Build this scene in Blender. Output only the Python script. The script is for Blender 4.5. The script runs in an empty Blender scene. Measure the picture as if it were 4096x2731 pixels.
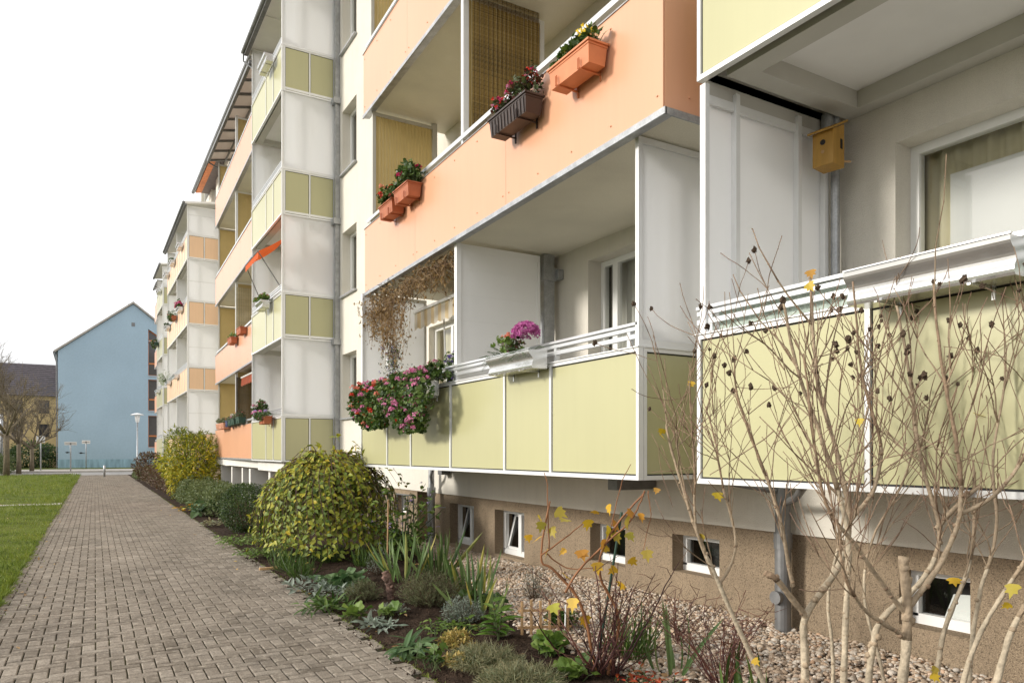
import bpy, math, random
import numpy as np
from mathutils import Vector, Matrix
R = random.Random(11)
NR = np.random.default_rng(5)
SC = bpy.context.scene
COL = SC.collection
rad = math.radians

# ------------------------------------------------------------------ mesh builder
class MB:
    """collects geometry; build() links it as ONE mesh object"""
    def __init__(s):
        s.V = []; s.L = []; s.N = []; s.M = []; s.A = []; s.nv = 0
    def raw(s, v, loops, counts, mat=0, val=0.5):
        v = np.asarray(v, float).reshape(-1, 3)
        loops = np.asarray(loops, np.int64); counts = np.asarray(counts, np.int64)
        s.V.append(v); s.L.append(loops + s.nv); s.N.append(counts)
        n = len(counts)
        s.M.append(np.full(n, mat) if np.isscalar(mat) else np.asarray(mat))
        s.A.append(np.full(n, val, float) if np.isscalar(val) else np.asarray(val, float))
        s.nv += len(v)
        return s
    def add(s, v, f, mat=0, val=0.5):
        return s.raw(v, [i for q in f for i in q], [len(q) for q in f], mat, val)
    def quad(s, a, b, c, d, mat=0, val=0.5):
        return s.add([a, b, c, d], [(0, 1, 2, 3)], mat, val)
    def box(s, x0, x1, y0, y1, z0, z1, mat=0, val=0.5):
        if x0 > x1: x0, x1 = x1, x0
        if y0 > y1: y0, y1 = y1, y0
        if z0 > z1: z0, z1 = z1, z0
        v = [(x0, y0, z0), (x1, y0, z0), (x1, y1, z0), (x0, y1, z0), (x0, y0, z1), (x1, y0, z1), (x1, y1, z1), (x0, y1, z1)]
        return s.add(v, [(3, 2, 1, 0), (4, 5, 6, 7), (0, 1, 5, 4), (1, 2, 6, 5), (2, 3, 7, 6), (3, 0, 4, 7)], mat, val)
    def bar(s, p, q, w, h, mat=0, val=0.5, up=(0, 0, 1)):
        """box beam from p to q: w across, h along up"""
        p = Vector(p); q = Vector(q); d = (q - p).normalized(); up = Vector(up)
        r = d.cross(up)
        if r.length < 1e-4: r = d.cross(Vector((0, 1, 0)))
        r.normalize(); u = r.cross(d).normalized()
        v = [tuple(c + r * (a * w / 2) + u * (b * h / 2)) for c in (p, q) for a, b in ((-1, -1), (1, -1), (1, 1), (-1, 1))]
        return s.add(v, [(0, 1, 2, 3), (7, 6, 5, 4), (0, 4, 5, 1), (1, 5, 6, 2), (2, 6, 7, 3), (3, 7, 4, 0)], mat, val)
    def prism(s, pts, d, mat=0, val=0.5):
        """extrude a flat polygon by vector d"""
        n = len(pts); d = Vector(d)
        v = [tuple(p) for p in pts] + [tuple(Vector(p) + d) for p in pts]
        f = [tuple(range(n - 1, -1, -1)), tuple(range(n, 2 * n))] + [(i, (i + 1) % n, n + (i + 1) % n, n + i) for i in range(n)]
        return s.add(v, f, mat, val)
    def tube(s, pts, rs, n=6, mat=0, val=0.5, cap=True):
        P = np.asarray(pts, float); m = len(P)
        if np.isscalar(rs): rs = [rs] * m
        T = np.gradient(P, axis=0); T /= np.linalg.norm(T, axis=1)[:, None] + 1e-9
        a = np.array([0, 0, 1.0]) if abs(T[0][2]) < 0.9 else np.array([1.0, 0, 0])
        u = np.cross(T[0], a); u /= np.linalg.norm(u)
        V = []
        ang = np.arange(n) * 2 * math.pi / n
        for i in range(m):
            u = u - T[i] * np.dot(u, T[i]); u /= np.linalg.norm(u) + 1e-9
            w = np.cross(T[i], u)
            V.append(P[i] + rs[i] * (np.cos(ang)[:, None] * u + np.sin(ang)[:, None] * w))
        V = np.concatenate(V)
        f = []
        for i in range(m - 1):
            for j in range(n):
                k = (j + 1) % n
                f += [i * n + j, i * n + k, (i + 1) * n + k, (i + 1) * n + j]
        c = [4] * ((m - 1) * n)
        if cap:
            f += list(range(n - 1, -1, -1)) + list(range((m - 1) * n, m * n)); c += [n, n]
        return s.raw(V, f, c, mat, val)
    def lathe(s, prof, c=(0, 0, 0), n=16, mat=0, val=0.5):
        """profile [(r,z)...] around the z axis through c"""
        ang = np.arange(n) * 2 * math.pi / n; V = []
        for r, z in prof:
            V += [(c[0] + r * math.cos(a), c[1] + r * math.sin(a), c[2] + z) for a in ang]
        f = []
        m = len(prof)
        for i in range(m - 1):
            for j in range(n):
                k = (j + 1) % n
                f += [i * n + j, i * n + k, (i + 1) * n + k, (i + 1) * n + j]
        cc = [4] * ((m - 1) * n)
        f += list(range(n - 1, -1, -1)) + list(range((m - 1) * n, m * n)); cc += [n, n]
        return s.raw(V, f, cc, mat, val)
    def inst(s, tv, tf, pos, rot, scale, mat=0, val=0.5):
        """many copies of a template: rot (N,3,3), scale (N,) or (N,3)"""
        tv = np.asarray(tv, float); N = len(pos)
        if N == 0: return s
        scale = np.asarray(scale, float)
        if scale.ndim == 1: scale = scale[:, None]
        loc = tv[None] * scale[:, None, :]
        w = np.einsum('nij,nkj->nki', rot, loc) + np.asarray(pos)[:, None, :]
        tl = np.array([i for q in tf for i in q]); tc = np.array([len(q) for q in tf])
        loops = (tl[None] + (np.arange(N) * len(tv))[:, None]).ravel()
        counts = np.tile(tc, N)
        M = mat if np.isscalar(mat) else np.repeat(np.asarray(mat), len(tf))
        A = val if np.isscalar(val) else np.repeat(np.asarray(val, float), len(tf))
        return s.raw(w.reshape(-1, 3), loops, counts, M, A)
    def build(s, name, mats, parent=None, org=None, smooth=False, bevel=0.0):
        if not isinstance(mats, (list, tuple)): mats = [mats]
        V = np.concatenate(s.V); L = np.concatenate(s.L); N = np.concatenate(s.N)
        if org is None: org = ORG.get(parent.name, (0, 0, 0)) if parent else (0, 0, 0)
        V = V - np.asarray(org, float)
        me = bpy.data.meshes.new(name)
        me.vertices.add(len(V)); me.vertices.foreach_set('co', V.ravel().astype(np.float32))
        me.loops.add(len(L)); me.loops.foreach_set('vertex_index', L.astype(np.int32))
        me.polygons.add(len(N))
        st = np.concatenate([[0], np.cumsum(N)[:-1]])
        me.polygons.foreach_set('loop_start', st.astype(np.int32))
        me.polygons.foreach_set('loop_total', N.astype(np.int32))
        me.polygons.foreach_set('material_index', np.concatenate(s.M).astype(np.int32))
        me.polygons.foreach_set('use_smooth', np.full(len(N), bool(smooth)))
        me.update(calc_edges=True)
        at = me.attributes.new('v', 'FLOAT', 'FACE'); at.data.foreach_set('value', np.concatenate(s.A).astype(np.float32))
        for m in mats: me.materials.append(m)
        o = bpy.data.objects.new(name, me); COL.objects.link(o)
        if parent:
            o.parent = parent; ORG[o.name] = org
        else:
            o.location = org; ORG[o.name] = org
        if bevel:
            b = o.modifiers.new('bevel', 'BEVEL'); b.width = bevel; b.segments = 2; b.limit_method = 'ANGLE'; b.angle_limit = rad(40)
        return o
ORG = {}
def tag(o, label=None, cat=None, group=None, kind=None):
    if label: o['label'] = label
    if cat: o['category'] = cat
    if group: o['group'] = group
    if kind: o['kind'] = kind
    return o
def thing(name, loc, label, cat, group=None, rz=0.0):
    o = bpy.data.objects.new(name, None); COL.objects.link(o)
    o.location = loc; o.rotation_euler = (0, 0, rz); o.empty_display_size = 0.1
    ORG[o.name] = loc if rz == 0 else (0, 0, 0)
    return tag(o, label, cat, group)
def copy_tree(o, parent=None):
    c = o.copy(); COL.objects.link(c); c.parent = parent
    ORG[c.name] = ORG.get(o.name, (0, 0, 0))
    for ch in list(o.children): copy_tree(ch, c)
    return c

# ------------------------------------------------------------------ materials
def S(r, g, b):
    f = lambda c: c / 12.92 if c <= 0.04045 else ((c + 0.055) / 1.055) ** 2.4
    return (f(r / 255), f(g / 255), f(b / 255), 1)
def pmat(name, col=(0.5, 0.5, 0.5, 1), rough=0.5, metal=0.0, var=0.06, vs=3.0, fine=0.0, fs=120.0, bump=0.0, bs=80.0,
         spec=0.5, coat=0.0, ramp=None, transl=0.0, stretch=None, stain=None, emit=None, streak=0.0, spots=None):
    m = bpy.data.materials.new(name); m.use_nodes = True
    nt = m.node_tree; n = nt.nodes; l = nt.links
    b = n['Principled BSDF']; out = n['Material Output']
    tc = n.new('ShaderNodeTexCoord'); src = tc.outputs['Object']
    if stretch:
        mp = n.new('ShaderNodeMapping'); mp.inputs['Scale'].default_value = stretch
        l.new(src, mp.inputs[0]); src = mp.outputs[0]
    if ramp:
        at = n.new('ShaderNodeAttribute'); at.attribute_name = 'v'
        cr = n.new('ShaderNodeValToRGB'); e = cr.color_ramp.elements
        while len(e) < len(ramp): e.new(1.0)
        for i, c in enumerate(ramp):
            e[i].position = i / max(1, len(ramp) - 1); e[i].color = c
        l.new(at.outputs['Fac'], cr.inputs[0]); base = cr.outputs[0]
    else:
        rgb = n.new('ShaderNodeRGB'); rgb.outputs[0].default_value = col; base = rgb.outputs[0]
    def mul(base, tex_out, lo, hi, a, bb):
        mr = n.new('ShaderNodeMapRange'); mr.inputs[1].default_value = lo; mr.inputs[2].default_value = hi
        mr.inputs[3].default_value = a; mr.inputs[4].default_value = bb
        l.new(tex_out, mr.inputs[0])
        mx = n.new('ShaderNodeMix'); mx.data_type = 'RGBA'; mx.blend_type = 'MULTIPLY'; mx.inputs[0].default_value = 1
        l.new(base, mx.inputs[6]); l.new(mr.outputs[0], mx.inputs[7]); return mx.outputs[2]
    if var:
        t = n.new('ShaderNodeTexNoise'); t.inputs['Scale'].default_value = vs; t.inputs['Detail'].default_value = 6
        l.new(src, t.inputs[0]); base = mul(base, t.outputs[0], 0.3, 0.7, 1 - var, 1 + var)
    if fine:
        t = n.new('ShaderNodeTexNoise'); t.inputs['Scale'].default_value = fs; t.inputs['Detail'].default_value = 3
        l.new(src, t.inputs[0]); base = mul(base, t.outputs[0], 0.35, 0.65, 1 - fine, 1 + fine)
    if streak:
        mp2 = n.new('ShaderNodeMapping'); mp2.inputs['Scale'].default_value = (7, 7, 0.45); l.new(tc.outputs['Object'], mp2.inputs[0])
        t = n.new('ShaderNodeTexNoise'); t.inputs['Scale'].default_value = 1.6; t.inputs['Detail'].default_value = 7; t.inputs['Roughness'].default_value = 0.6
        l.new(mp2.outputs[0], t.inputs[0]); base = mul(base, t.outputs[0], 0.42, 0.74, 1.0, 1 - streak)
    if spots:
        t = n.new('ShaderNodeTexNoise'); t.inputs['Scale'].default_value = spots[0]; t.inputs['Detail'].default_value = 2
        l.new(src, t.inputs[0]); base = mul(base, t.outputs[0], 0.56, 0.66, 1.0, spots[1])
    if stain:
        sc, amt, scol = stain
        t = n.new('ShaderNodeTexNoise'); t.inputs['Scale'].default_value = sc; t.inputs['Detail'].default_value = 8; t.inputs['Roughness'].default_value = 0.65
        l.new(src, t.inputs[0])
        mr = n.new('ShaderNodeMapRange'); mr.inputs[1].default_value = 0.52; mr.inputs[2].default_value = 0.72; mr.inputs[4].default_value = amt
        l.new(t.outputs[0], mr.inputs[0])
        mx = n.new('ShaderNodeMix'); mx.data_type = 'RGBA'
        l.new(mr.outputs[0], mx.inputs[0]); l.new(base, mx.inputs[6]); mx.inputs[7].default_value = scol; base = mx.outputs[2]
    l.new(base, b.inputs['Base Color'])
    b.inputs['Roughness'].default_value = rough; b.inputs['Metallic'].default_value = metal
    b.inputs['Specular IOR Level'].default_value = spec; b.inputs['Coat Weight'].default_value = coat
    b.inputs['Coat Roughness'].default_value = 0.12
    if emit:
        b.inputs['Emission Color'].default_value = emit; b.inputs['Emission Strength'].default_value = 1
    if bump:
        t = n.new('ShaderNodeTexNoise'); t.inputs['Scale'].default_value = bs; t.inputs['Detail'].default_value = 4
        l.new(src, t.inputs[0])
        bp = n.new('ShaderNodeBump'); bp.inputs['Strength'].default_value = bump; bp.inputs['Distance'].default_value = 0.02
        l.new(t.outputs[0], bp.inputs['Height']); l.new(bp.outputs[0], b.inputs['Normal'])
    if transl:
        tr = n.new('ShaderNodeBsdfTranslucent'); l.new(base, tr.inputs[0])
        ms = n.new('ShaderNodeMixShader'); ms.inputs[0].default_value = transl
        l.new(b.outputs[0], ms.inputs[1]); l.new(tr.outputs[0], ms.inputs[2]); l.new(ms.outputs[0], out.inputs[0])
    return m
def glass_mat(name, refl=0.18, tint=(0.93, 0.95, 0.94, 1)):
    m = bpy.data.materials.new(name); m.use_nodes = True
    nt = m.node_tree; n = nt.nodes; l = nt.links; n.remove(n['Principled BSDF'])
    tr = n.new('ShaderNodeBsdfTransparent'); tr.inputs[0].default_value = tint
    gl = n.new('ShaderNodeBsdfGlossy'); gl.inputs['Roughness'].default_value = 0.02
    fr = n.new('ShaderNodeFresnel'); fr.inputs[0].default_value = 1.5
    ad = n.new('ShaderNodeMath'); ad.operation = 'MULTIPLY_ADD'; ad.inputs[1].default_value = 1.3; ad.inputs[2].default_value = refl * 0.3
    ad.use_clamp = True
    l.new(fr.outputs[0], ad.inputs[0])
    ms = n.new('ShaderNodeMixShader'); l.new(ad.outputs[0], ms.inputs[0]); l.new(tr.outputs[0], ms.inputs[1]); l.new(gl.outputs[0], ms.inputs[2])
    l.new(ms.outputs[0], n['Material Output'].inputs[0]); return m
def frosted_mat(name, col=(0.95, 0.955, 0.96, 1), tcol=(0.97, 0.97, 0.97, 1), fac=0.55, ribs=None):
    m = bpy.data.materials.new(name); m.use_nodes = True
    nt = m.node_tree; n = nt.nodes; l = nt.links
    b = n['Principled BSDF']; b.inputs['Base Color'].default_value = col; b.inputs['Roughness'].default_value = 0.28
    tr = n.new('ShaderNodeBsdfTranslucent'); tr.inputs[0].default_value = tcol
    ms = n.new('ShaderNodeMixShader'); ms.inputs[0].default_value = fac
    l.new(b.outputs[0], ms.inputs[1]); l.new(tr.outputs[0], ms.inputs[2]); l.new(ms.outputs[0], n['Material Output'].inputs[0])
    tc = n.new('ShaderNodeTexCoord')
    wv = n.new('ShaderNodeTexWave'); wv.wave_type = 'BANDS'; wv.bands_direction = 'X'; wv.inputs['Scale'].default_value = ribs or 25
    wv.inputs['Distortion'].default_value = 0
    l.new(tc.outputs['Object'], wv.inputs[0])
    bp = n.new('ShaderNodeBump'); bp.inputs['Strength'].default_value = 0.06; bp.inputs['Distance'].default_value = 0.003
    l.new(wv.outputs[1], bp.inputs['Height']); l.new(bp.outputs[0], b.inputs['Normal'])
    return m

M = {}
M['cream'] = pmat('cream_render', (0.72, 0.68, 0.60, 1), 0.9, streak=.05, var=0.05, vs=1.2, fine=0.05, fs=160, bump=0.55, bs=110, spec=0.2, stain=(0.9, 0.10, (0.55, 0.48, 0.36, 1)))
M['lime'] = pmat('pale_lime_render', (0.76, 0.72, 0.47, 1), 0.9, var=0.05, vs=1.2, bump=0.5, bs=110, spec=0.2)
def speck(name, c1, c2):
    m = pmat(name, c1, 0.92, var=0.10, vs=1.3, fine=0.25, fs=150, bump=0.8, bs=130, spec=0.15, stain=(1.1, 0.3, c2), streak=.12, spots=(85, .55)); return m
M['plinth'] = speck('plinth_pebbledash', (0.34, 0.262, 0.18, 1), (0.23, 0.18, 0.125, 1))
M['green'] = pmat('green_panel', (0.47, 0.45, 0.25, 1), 0.30, var=0.03, vs=0.8, spec=0.7, streak=.03, stain=(1.2, 0.08, (0.45, 0.42, 0.2, 1)))
M['orange'] = pmat('orange_panel', (0.72, 0.375, 0.225, 1), 0.32, var=0.03, vs=0.8, spec=0.7, streak=.04, stain=(0.8, 0.12, (0.70, 0.35, 0.17, 1)))
M['peach'] = pmat('peach_panel', (0.80, 0.54, 0.34, 1), 0.4, streak=.05, var=0.03, vs=0.8, spec=0.5)
M['alu'] = pmat('white_aluminium', (0.80, 0.80, 0.79, 1), 0.32, 0.15, var=0.03, vs=6, spec=0.5)
M['rail'] = pmat('silver_rail', (0.72, 0.73, 0.73, 1), 0.28, 0.55, var=0.03, vs=6)
M['seal'] = pmat('black_rubber', (0.012, 0.012, 0.012, 1), 0.6, var=0)
M['zinc'] = pmat('galvanised_steel', (0.40, 0.41, 0.42, 1), 0.45, 0.7, var=0.18, vs=9, fine=0.1, fs=60)
M['zincdark'] = pmat('dark_zinc', (0.20, 0.20, 0.20, 1), 0.5, 0.5, var=0.18, vs=9)
M['greybeam'] = pmat('grey_painted_beam', (0.55, 0.53, 0.48, 1), 0.6, var=0.05)
M['ceil'] = pmat('white_ceiling', (0.84, 0.82, 0.80, 1), 0.8, var=0.03, spec=0.2)
M['slab'] = pmat('concrete_slab', (0.72, 0.68, 0.575, 1), 0.9, var=0.06, vs=1.5, fine=0.05, fs=90, bump=0.15, bs=60, spec=0.2, stain=(1.2, 0.15, (0.42, 0.38, 0.3, 1)))
M['white'] = pmat('white_plastic', (0.82, 0.82, 0.80, 1), 0.35, var=0.02)
M['whitecon'] = pmat('white_concrete', (0.72, 0.69, 0.64, 1), 0.85, var=0.06, vs=2, bump=0.2, bs=60, spec=0.2)
M['glass'] = glass_mat('window_glass')
M['darkroom'] = pmat('dark_room', (0.035, 0.032, 0.03, 1), 0.9, var=0)
M['curtain'] = pmat('cream_curtain', (0.74, 0.67, 0.47, 1), 0.9, var=0.05, vs=4, transl=0.15, spec=0.1)
M['netcurtain'] = pmat('white_curtain', (0.72, 0.70, 0.64, 1), 0.9, var=0.05, vs=4, transl=0.3, spec=0.1)
M['frost'] = frosted_mat('frosted_polycarbonate')
M['yscreen'] = pmat('yellow_corrugated_screen', (0.50, 0.38, 0.16, 1), 0.45, var=0.05, transl=0.25)
M['whitepanel'] = pmat('white_partition_panel', (0.88, 0.875, 0.86, 1), 0.3, var=0.02, spec=0.5)
M['wood'] = pmat('raw_wood', (0.50, 0.31, 0.15, 1), 0.7, var=0.2, vs=6, stretch=(6, 6, 0.6), bump=0.2)
# ------------------------------------------------------------------ camera, light, sky
H = 1.6
cam = bpy.data.cameras.new('camera'); co = bpy.data.objects.new('camera', cam); COL.objects.link(co)
co.location = (0, 0, H); co.rotation_euler = (rad(90), 0, rad(-30.35))
cam.sensor_width = 36; cam.lens = 25.71; cam.shift_y = 0.1082; cam.shift_x = 0
cam.clip_start = 0.05; cam.clip_end = 2000
SC.camera = co
SUN_DIR = Vector((-1.0, 0.30, 0.39)).normalized()      # towards the sun
el = math.asin(SUN_DIR.z); az = math.atan2(SUN_DIR.x, SUN_DIR.y)
sl = bpy.data.lights.new('sun', 'SUN'); sl.energy = 2.1; sl.angle = rad(10); sl.color = (1.0, 0.95, 0.87)
so = bpy.data.objects.new('sun', sl); COL.objects.link(so)
so.rotation_euler = SUN_DIR.to_track_quat('Z', 'Y').to_euler(); so.location = (-20, 10, 20)
wd = bpy.data.worlds.new('World'); SC.world = wd; wd.use_nodes = True
nt = wd.node_tree; n = nt.nodes; l = nt.links
bg = n['Background']; bg.inputs[1].default_value = 0.1
sky = n.new('ShaderNodeTexSky'); sky.sky_type = 'NISHITA'; sky.sun_disc = False
sky.sun_elevation = el; sky.sun_rotation = az; sky.dust_density = 3.0; sky.air_density = 1.0
tc = n.new('ShaderNodeTexCoord'); mp = n.new('ShaderNodeMapping'); mp.inputs['Scale'].default_value = (1.0, 1.0, 2.6)
l.new(tc.outputs['Generated'], mp.inputs[0])
nz = n.new('ShaderNodeTexNoise'); nz.inputs['Scale'].default_value = 2.2; nz.inputs['Detail'].default_value = 7; nz.inputs['Roughness'].default_value = 0.55
l.new(mp.outputs[0], nz.inputs[0])
cr = n.new('ShaderNodeValToRGB'); e = cr.color_ramp.elements
e[0].position = 0.36; e[0].color = (0.50, 0.505, 0.525, 1); e[1].position = 0.60; e[1].color = (1.0, 1.0, 0.995, 1)
l.new(nz.outputs[0], cr.inputs[0])
sc_ = n.new('ShaderNodeMix'); sc_.data_type = 'RGBA'; sc_.blend_type = 'MULTIPLY'; sc_.inputs[0].default_value = 1
l.new(cr.outputs[0], sc_.inputs[6]); sc_.inputs[7].default_value = (10.2, 10.2, 10.2, 1)
mx = n.new('ShaderNodeMix'); mx.data_type = 'RGBA'; mx.inputs[0].default_value = 0.93
l.new(sky.outputs[0], mx.inputs[6]); l.new(sc_.outputs[2], mx.inputs[7]); l.new(mx.outputs[2], bg.inputs[0])
SC.view_settings.view_transform = 'Standard'; SC.view_settings.look = 'None'
SC.view_settings.exposure = 0.72; SC.view_settings.gamma = 1.0
SC.cycles.max_bounces = 8; SC.cycles.transparent_max_bounces = 12; SC.cycles.diffuse_bounces = 4
SC.cycles.sample_clamp_indirect = 6

# ------------------------------------------------------------------ ground, path, road
def edge_x(y): return 2.10 + 0.0113 * (y - 4.6)          # right edge of the path
def left_x(y): return -0.78 + 0.0113 * (y - 8.0)         # left edge
M['soil'] = pmat('dark_soil', (0.040, 0.026, 0.018, 1), 0.95, var=0.35, vs=7, fine=0.4, fs=60, bump=0.9, bs=45, spec=0.1)
M['ground'] = pmat('ground_earth', (0.07, 0.06, 0.035, 1), 0.95, var=0.25, vs=2, spec=0.1)
M['turf'] = pmat('turf', (0.10, 0.125, 0.022, 1), 0.95, var=0.35, vs=1.5, fine=0.35, fs=25, bump=0.6, bs=30, spec=0.1, stain=(0.5, 0.4, (0.13, 0.125, 0.035, 1)))
M['joint'] = pmat('mossy_joint', (0.035, 0.032, 0.018, 1), 0.95, var=0.4, vs=4, spec=0.1, stain=(2.2, 0.7, (0.10, 0.11, 0.02, 1)))
M['asphalt'] = pmat('pale_asphalt', (0.30, 0.29, 0.28, 1), 0.9, var=0.1, vs=1, fine=0.1, fs=40, spec=0.2)
M['kerb'] = pmat('kerb_stone', (0.40, 0.37, 0.33, 1), 0.9, var=0.12, vs=2, spec=0.2)
M['paver'] = pmat('concrete_paver', rough=0.92, var=0.18, vs=1.1, fine=0.22, fs=75, bump=0.3, bs=70, spec=0.18,
                  ramp=[(0.158, 0.132, 0.103, 1), (0.22, 0.187, 0.150, 1), (0.275, 0.238, 0.195, 1)], stain=(16, 0.65, (0.50, 0.44, 0.36, 1)), spots=(3.0, .82))
g = MB(); g.quad((-400, -60, -0.06), (400, -60, -0.06), (400, 900, -0.06), (-400, 900, -0.06))
tag(g.build('ground', M['ground'], org=(0, 0, -0.06)), kind='structure')
# lawn sheet, gently lumpy, in two lawns either side of the crossing strip of slabs
def lawn(y0, y1, nx, ny):
    b = MB(); X = []
    for j in range(ny + 1):
        y = y0 + (y1 - y0) * (j / ny) ** 1.4
        for i in range(nx + 1):
            t = (i / nx) ** 1.6; x = left_x(y) + 0.02 * math.sin(y * 5.1) - 26 * t
            X.append((x, y, 0.012 + 0.03 * min(1, t * 12) + 0.014 * math.sin(x * 2.1 + y * 0.7) * math.sin(y * 0.53 - x) * min(1, t * 20)))
    f = [(j * (nx + 1) + i, j * (nx + 1) + i + 1, (j + 1) * (nx + 1) + i + 1, (j + 1) * (nx + 1) + i) for j in range(ny) for i in range(nx)]
    b.add(X, [q[::-1] for q in f]); return b
lawn(1.0, 26.1, 30, 60).build('lawn', M['turf'], smooth=True)
lawn(26.9, 60.2, 30, 50).build('lawn', M['turf'], smooth=True)
for o in [o for o in COL.objects if o.name.startswith('lawn')]: tag(o, kind='structure')
s_ = MB()
for i in range(26): s_.box(left_x(26.5) - 0.02 - i * 1.0, left_x(26.5) - 1.01 - i * 1.0, 26.13, 26.87, -0.03, 0.016 + 0.004 * R.random(), 0, R.random())
tag(s_.build('cross_path', M['kerb']), kind='structure')
# herringbone pavers: every brick a chamfered block, together one paved path
def pavers():
    w = 0.099; gap = 0.0085; b = MB()
    y0, y1 = 1.5, 59.5
    tv = []
    ch = 0.006; hz = None
    pos = []; sc = []; ro = []; va = []
    def ok(cx, cy): return left_x(cy) - 0.06 < cx < edge_x(cy) + 0.02
    ang = -math.atan(0.0113); ca, sa = math.cos(ang), math.sin(ang)
    K = int((y1 + 6) / w)
    for j in range(-10, K):
        for i in range(-44, 44):
            k = (i - j) % 4
            if k == 0: cx, cy, hor = (i + 1) * w, (j + 0.5) * w, True      # along x: cells i, i+1
            elif k == 3: cx, cy, hor = (i + 0.5) * w, (j + 1.0) * w, False  # along y: cells j, j+1
            else: continue
            X = 0.7 + cx * ca - cy * sa; Y = cx * sa + cy * ca
            if not (y0 < Y < y1) or not ok(X, Y): continue
            pos.append((X, Y, 0.0)); va.append(min(1, max(0, R.gauss(0.5, 0.22))))
            sc.append((1, 1, 1)); ro.append((hor, R.gauss(0, 0.006), R.gauss(0, 0.008), R.gauss(0, 0.008), R.gauss(0, 0.0014)))
    T = []
    a, c = w - gap / 2, w / 2 - gap / 2
    for (x, y) in ((-a, -c), (a, -c), (a, c), (-a, c)): T.append((x, y, -0.03))
    for (x, y) in ((-a, -c), (a, -c), (a, c), (-a, c)): T.append((x, y, -ch))
    for (x, y) in ((-a + ch, -c + ch), (a - ch, -c + ch), (a - ch, c - ch), (-a + ch, c - ch)): T.append((x, y, 0))
    F = [(0, 1, 5, 4), (1, 2, 6, 5), (2, 3, 7, 6), (3, 0, 4, 7), (4, 5, 9, 8), (5, 6, 10, 9), (6, 7, 11, 10), (7, 4, 8, 11), (8, 9, 10, 11)]
    N = len(pos); rot = np.zeros((N, 3, 3)); P = np.array(pos)
    for q, (hor, rz, rx, ry, dz) in enumerate(ro):
        A = ang + rz + (0 if hor else math.pi / 2)
        rot[q] = np.array(Matrix.Rotation(rx, 3, 'X') @ Matrix.Rotation(ry, 3, 'Y') @ Matrix.Rotation(A, 3, 'Z')); P[q, 2] = dz
    b.inst(T, F, P, rot, np.ones((N, 3)), 0, np.array(va))
    # slow settling of the paving
    for V in b.V: V[:, 2] += 0.006 * np.sin(V[:, 0] * 1.9 + 0.6) * np.sin(V[:, 1] * 0.55)
    b.raw([(left_x(y0) - .06, y0, -0.013), (edge_x(y0) + .02, y0, -0.013), (edge_x(y1) + .02, y1, -0.013), (left_x(y1) - .06, y1, -0.013)], [0, 1, 2, 3], [4], 1)
    return b
tag(pavers().build('path', [M['paver'], M['joint']]), kind='structure')
# road at the end with its kerbs and far pavement
r_ = MB(); r_.quad((-60, 59.6, -0.008), (60, 59.6, -0.008), (60, 68.5, -0.008), (-60, 68.5, -0.008)); tag(r_.build('road', M['asphalt']), kind='structure')
k_ = MB(); k_.box(-60, 60, 68.5, 68.7, -0.02, 0.10); k_.box(-60, -0.75, 60.3, 60.5, -0.03, 0.12)
tag(k_.build('kerb', M['kerb']), kind='structure')
p_ = MB(); p_.quad((-60, 68.7, 0.085), (60, 68.7, 0.085), (60, 77.2, 0.085), (-60, 77.2, 0.085)); tag(p_.build('pavement', M['kerb']), kind='structure')
v_ = MB(); v_.box(-60, 60, 77.2, 79.99, -0.03, 0.14); tag(v_.build('verge', M['turf']), kind='structure')
# planting bed and gravel ground beside the house
def grav_x(y):
    pts = [(-4, 3.30), (3.6, 3.40), (5.4, 3.42), (6.1, 3.58), (7.3, 3.98), (9.0, 4.35), (10.7, 4.75), (11.3, 4.9), (11.9, 5.2)]
    return float(np.interp(y, [p[0] for p in pts], [p[1] for p in pts]))
def ground_strip(xa, xb, y0, y1, ny, nx, zf):
    V = []; 
    for j in range(ny + 1):
        y = y0 + (y1 - y0) * j / ny
        for i in range(nx + 1):
            x = xa(y) + (xb(y) - xa(y)) * i / nx; V.append((x, y, zf(x, y)))
    f = [(j * (nx + 1) + i, j * (nx + 1) + i + 1, (j + 1) * (nx + 1) + i + 1, (j + 1) * (nx + 1) + i) for j in range(ny) for i in range(nx)]
    return MB().add(V, f)
def soil_z(x, y):
    e = max(0.0, min(1.0, (x - edge_x(y)) / 0.35))
    n_ = math.sin(x * 9.1 + y * 3.7) * math.sin(y * 7.9 - x * 2.3) + 0.6 * math.sin(x * 23.0 + 1.3) * math.sin(y * 21.0) + 0.5 * math.sin(x * 41 + y * 17) * math.sin(y * 37 - x * 11)
    return -0.012 + 0.052 * e + 0.010 * n_ * (0.3 + e)
tag(ground_strip(lambda y: edge_x(y) + 0.005, lambda y: grav_x(y) + 0.25, 1.2, 13.5, 420, 60, soil_z).build('flower_bed', M['soil'], smooth=True), kind='structure')
tag(ground_strip(lambda y: edge_x(y) + 0.005, lambda y: 5.3, 13.5, 59, 60, 10, lambda x, y: 0.01 + 0.02 * math.sin(x * 7 + y * 3)).build('flower_bed', M['soil'], smooth=True), kind='structure')
def grav_z(x, y): return 0.035 + 0.075 * max(0, min(1, (x - grav_x(y)) / 1.4)) + 0.008 * math.sin(3.1 * x + 1.7 * y) * math.sin(2.3 * y)
M['gravbed'] = pmat('gravel_bed', (0.20, 0.15, 0.11, 1), 0.95, var=0.3, vs=20, bump=0.8, bs=50, spec=0.1)
tag(ground_strip(grav_x, lambda y: 5.2, -2, 11.9, 100, 14, lambda x, y: grav_z(x, y) - 0.012).build('gravel_ground', M['gravbed'], smooth=True), kind='structure')
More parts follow.
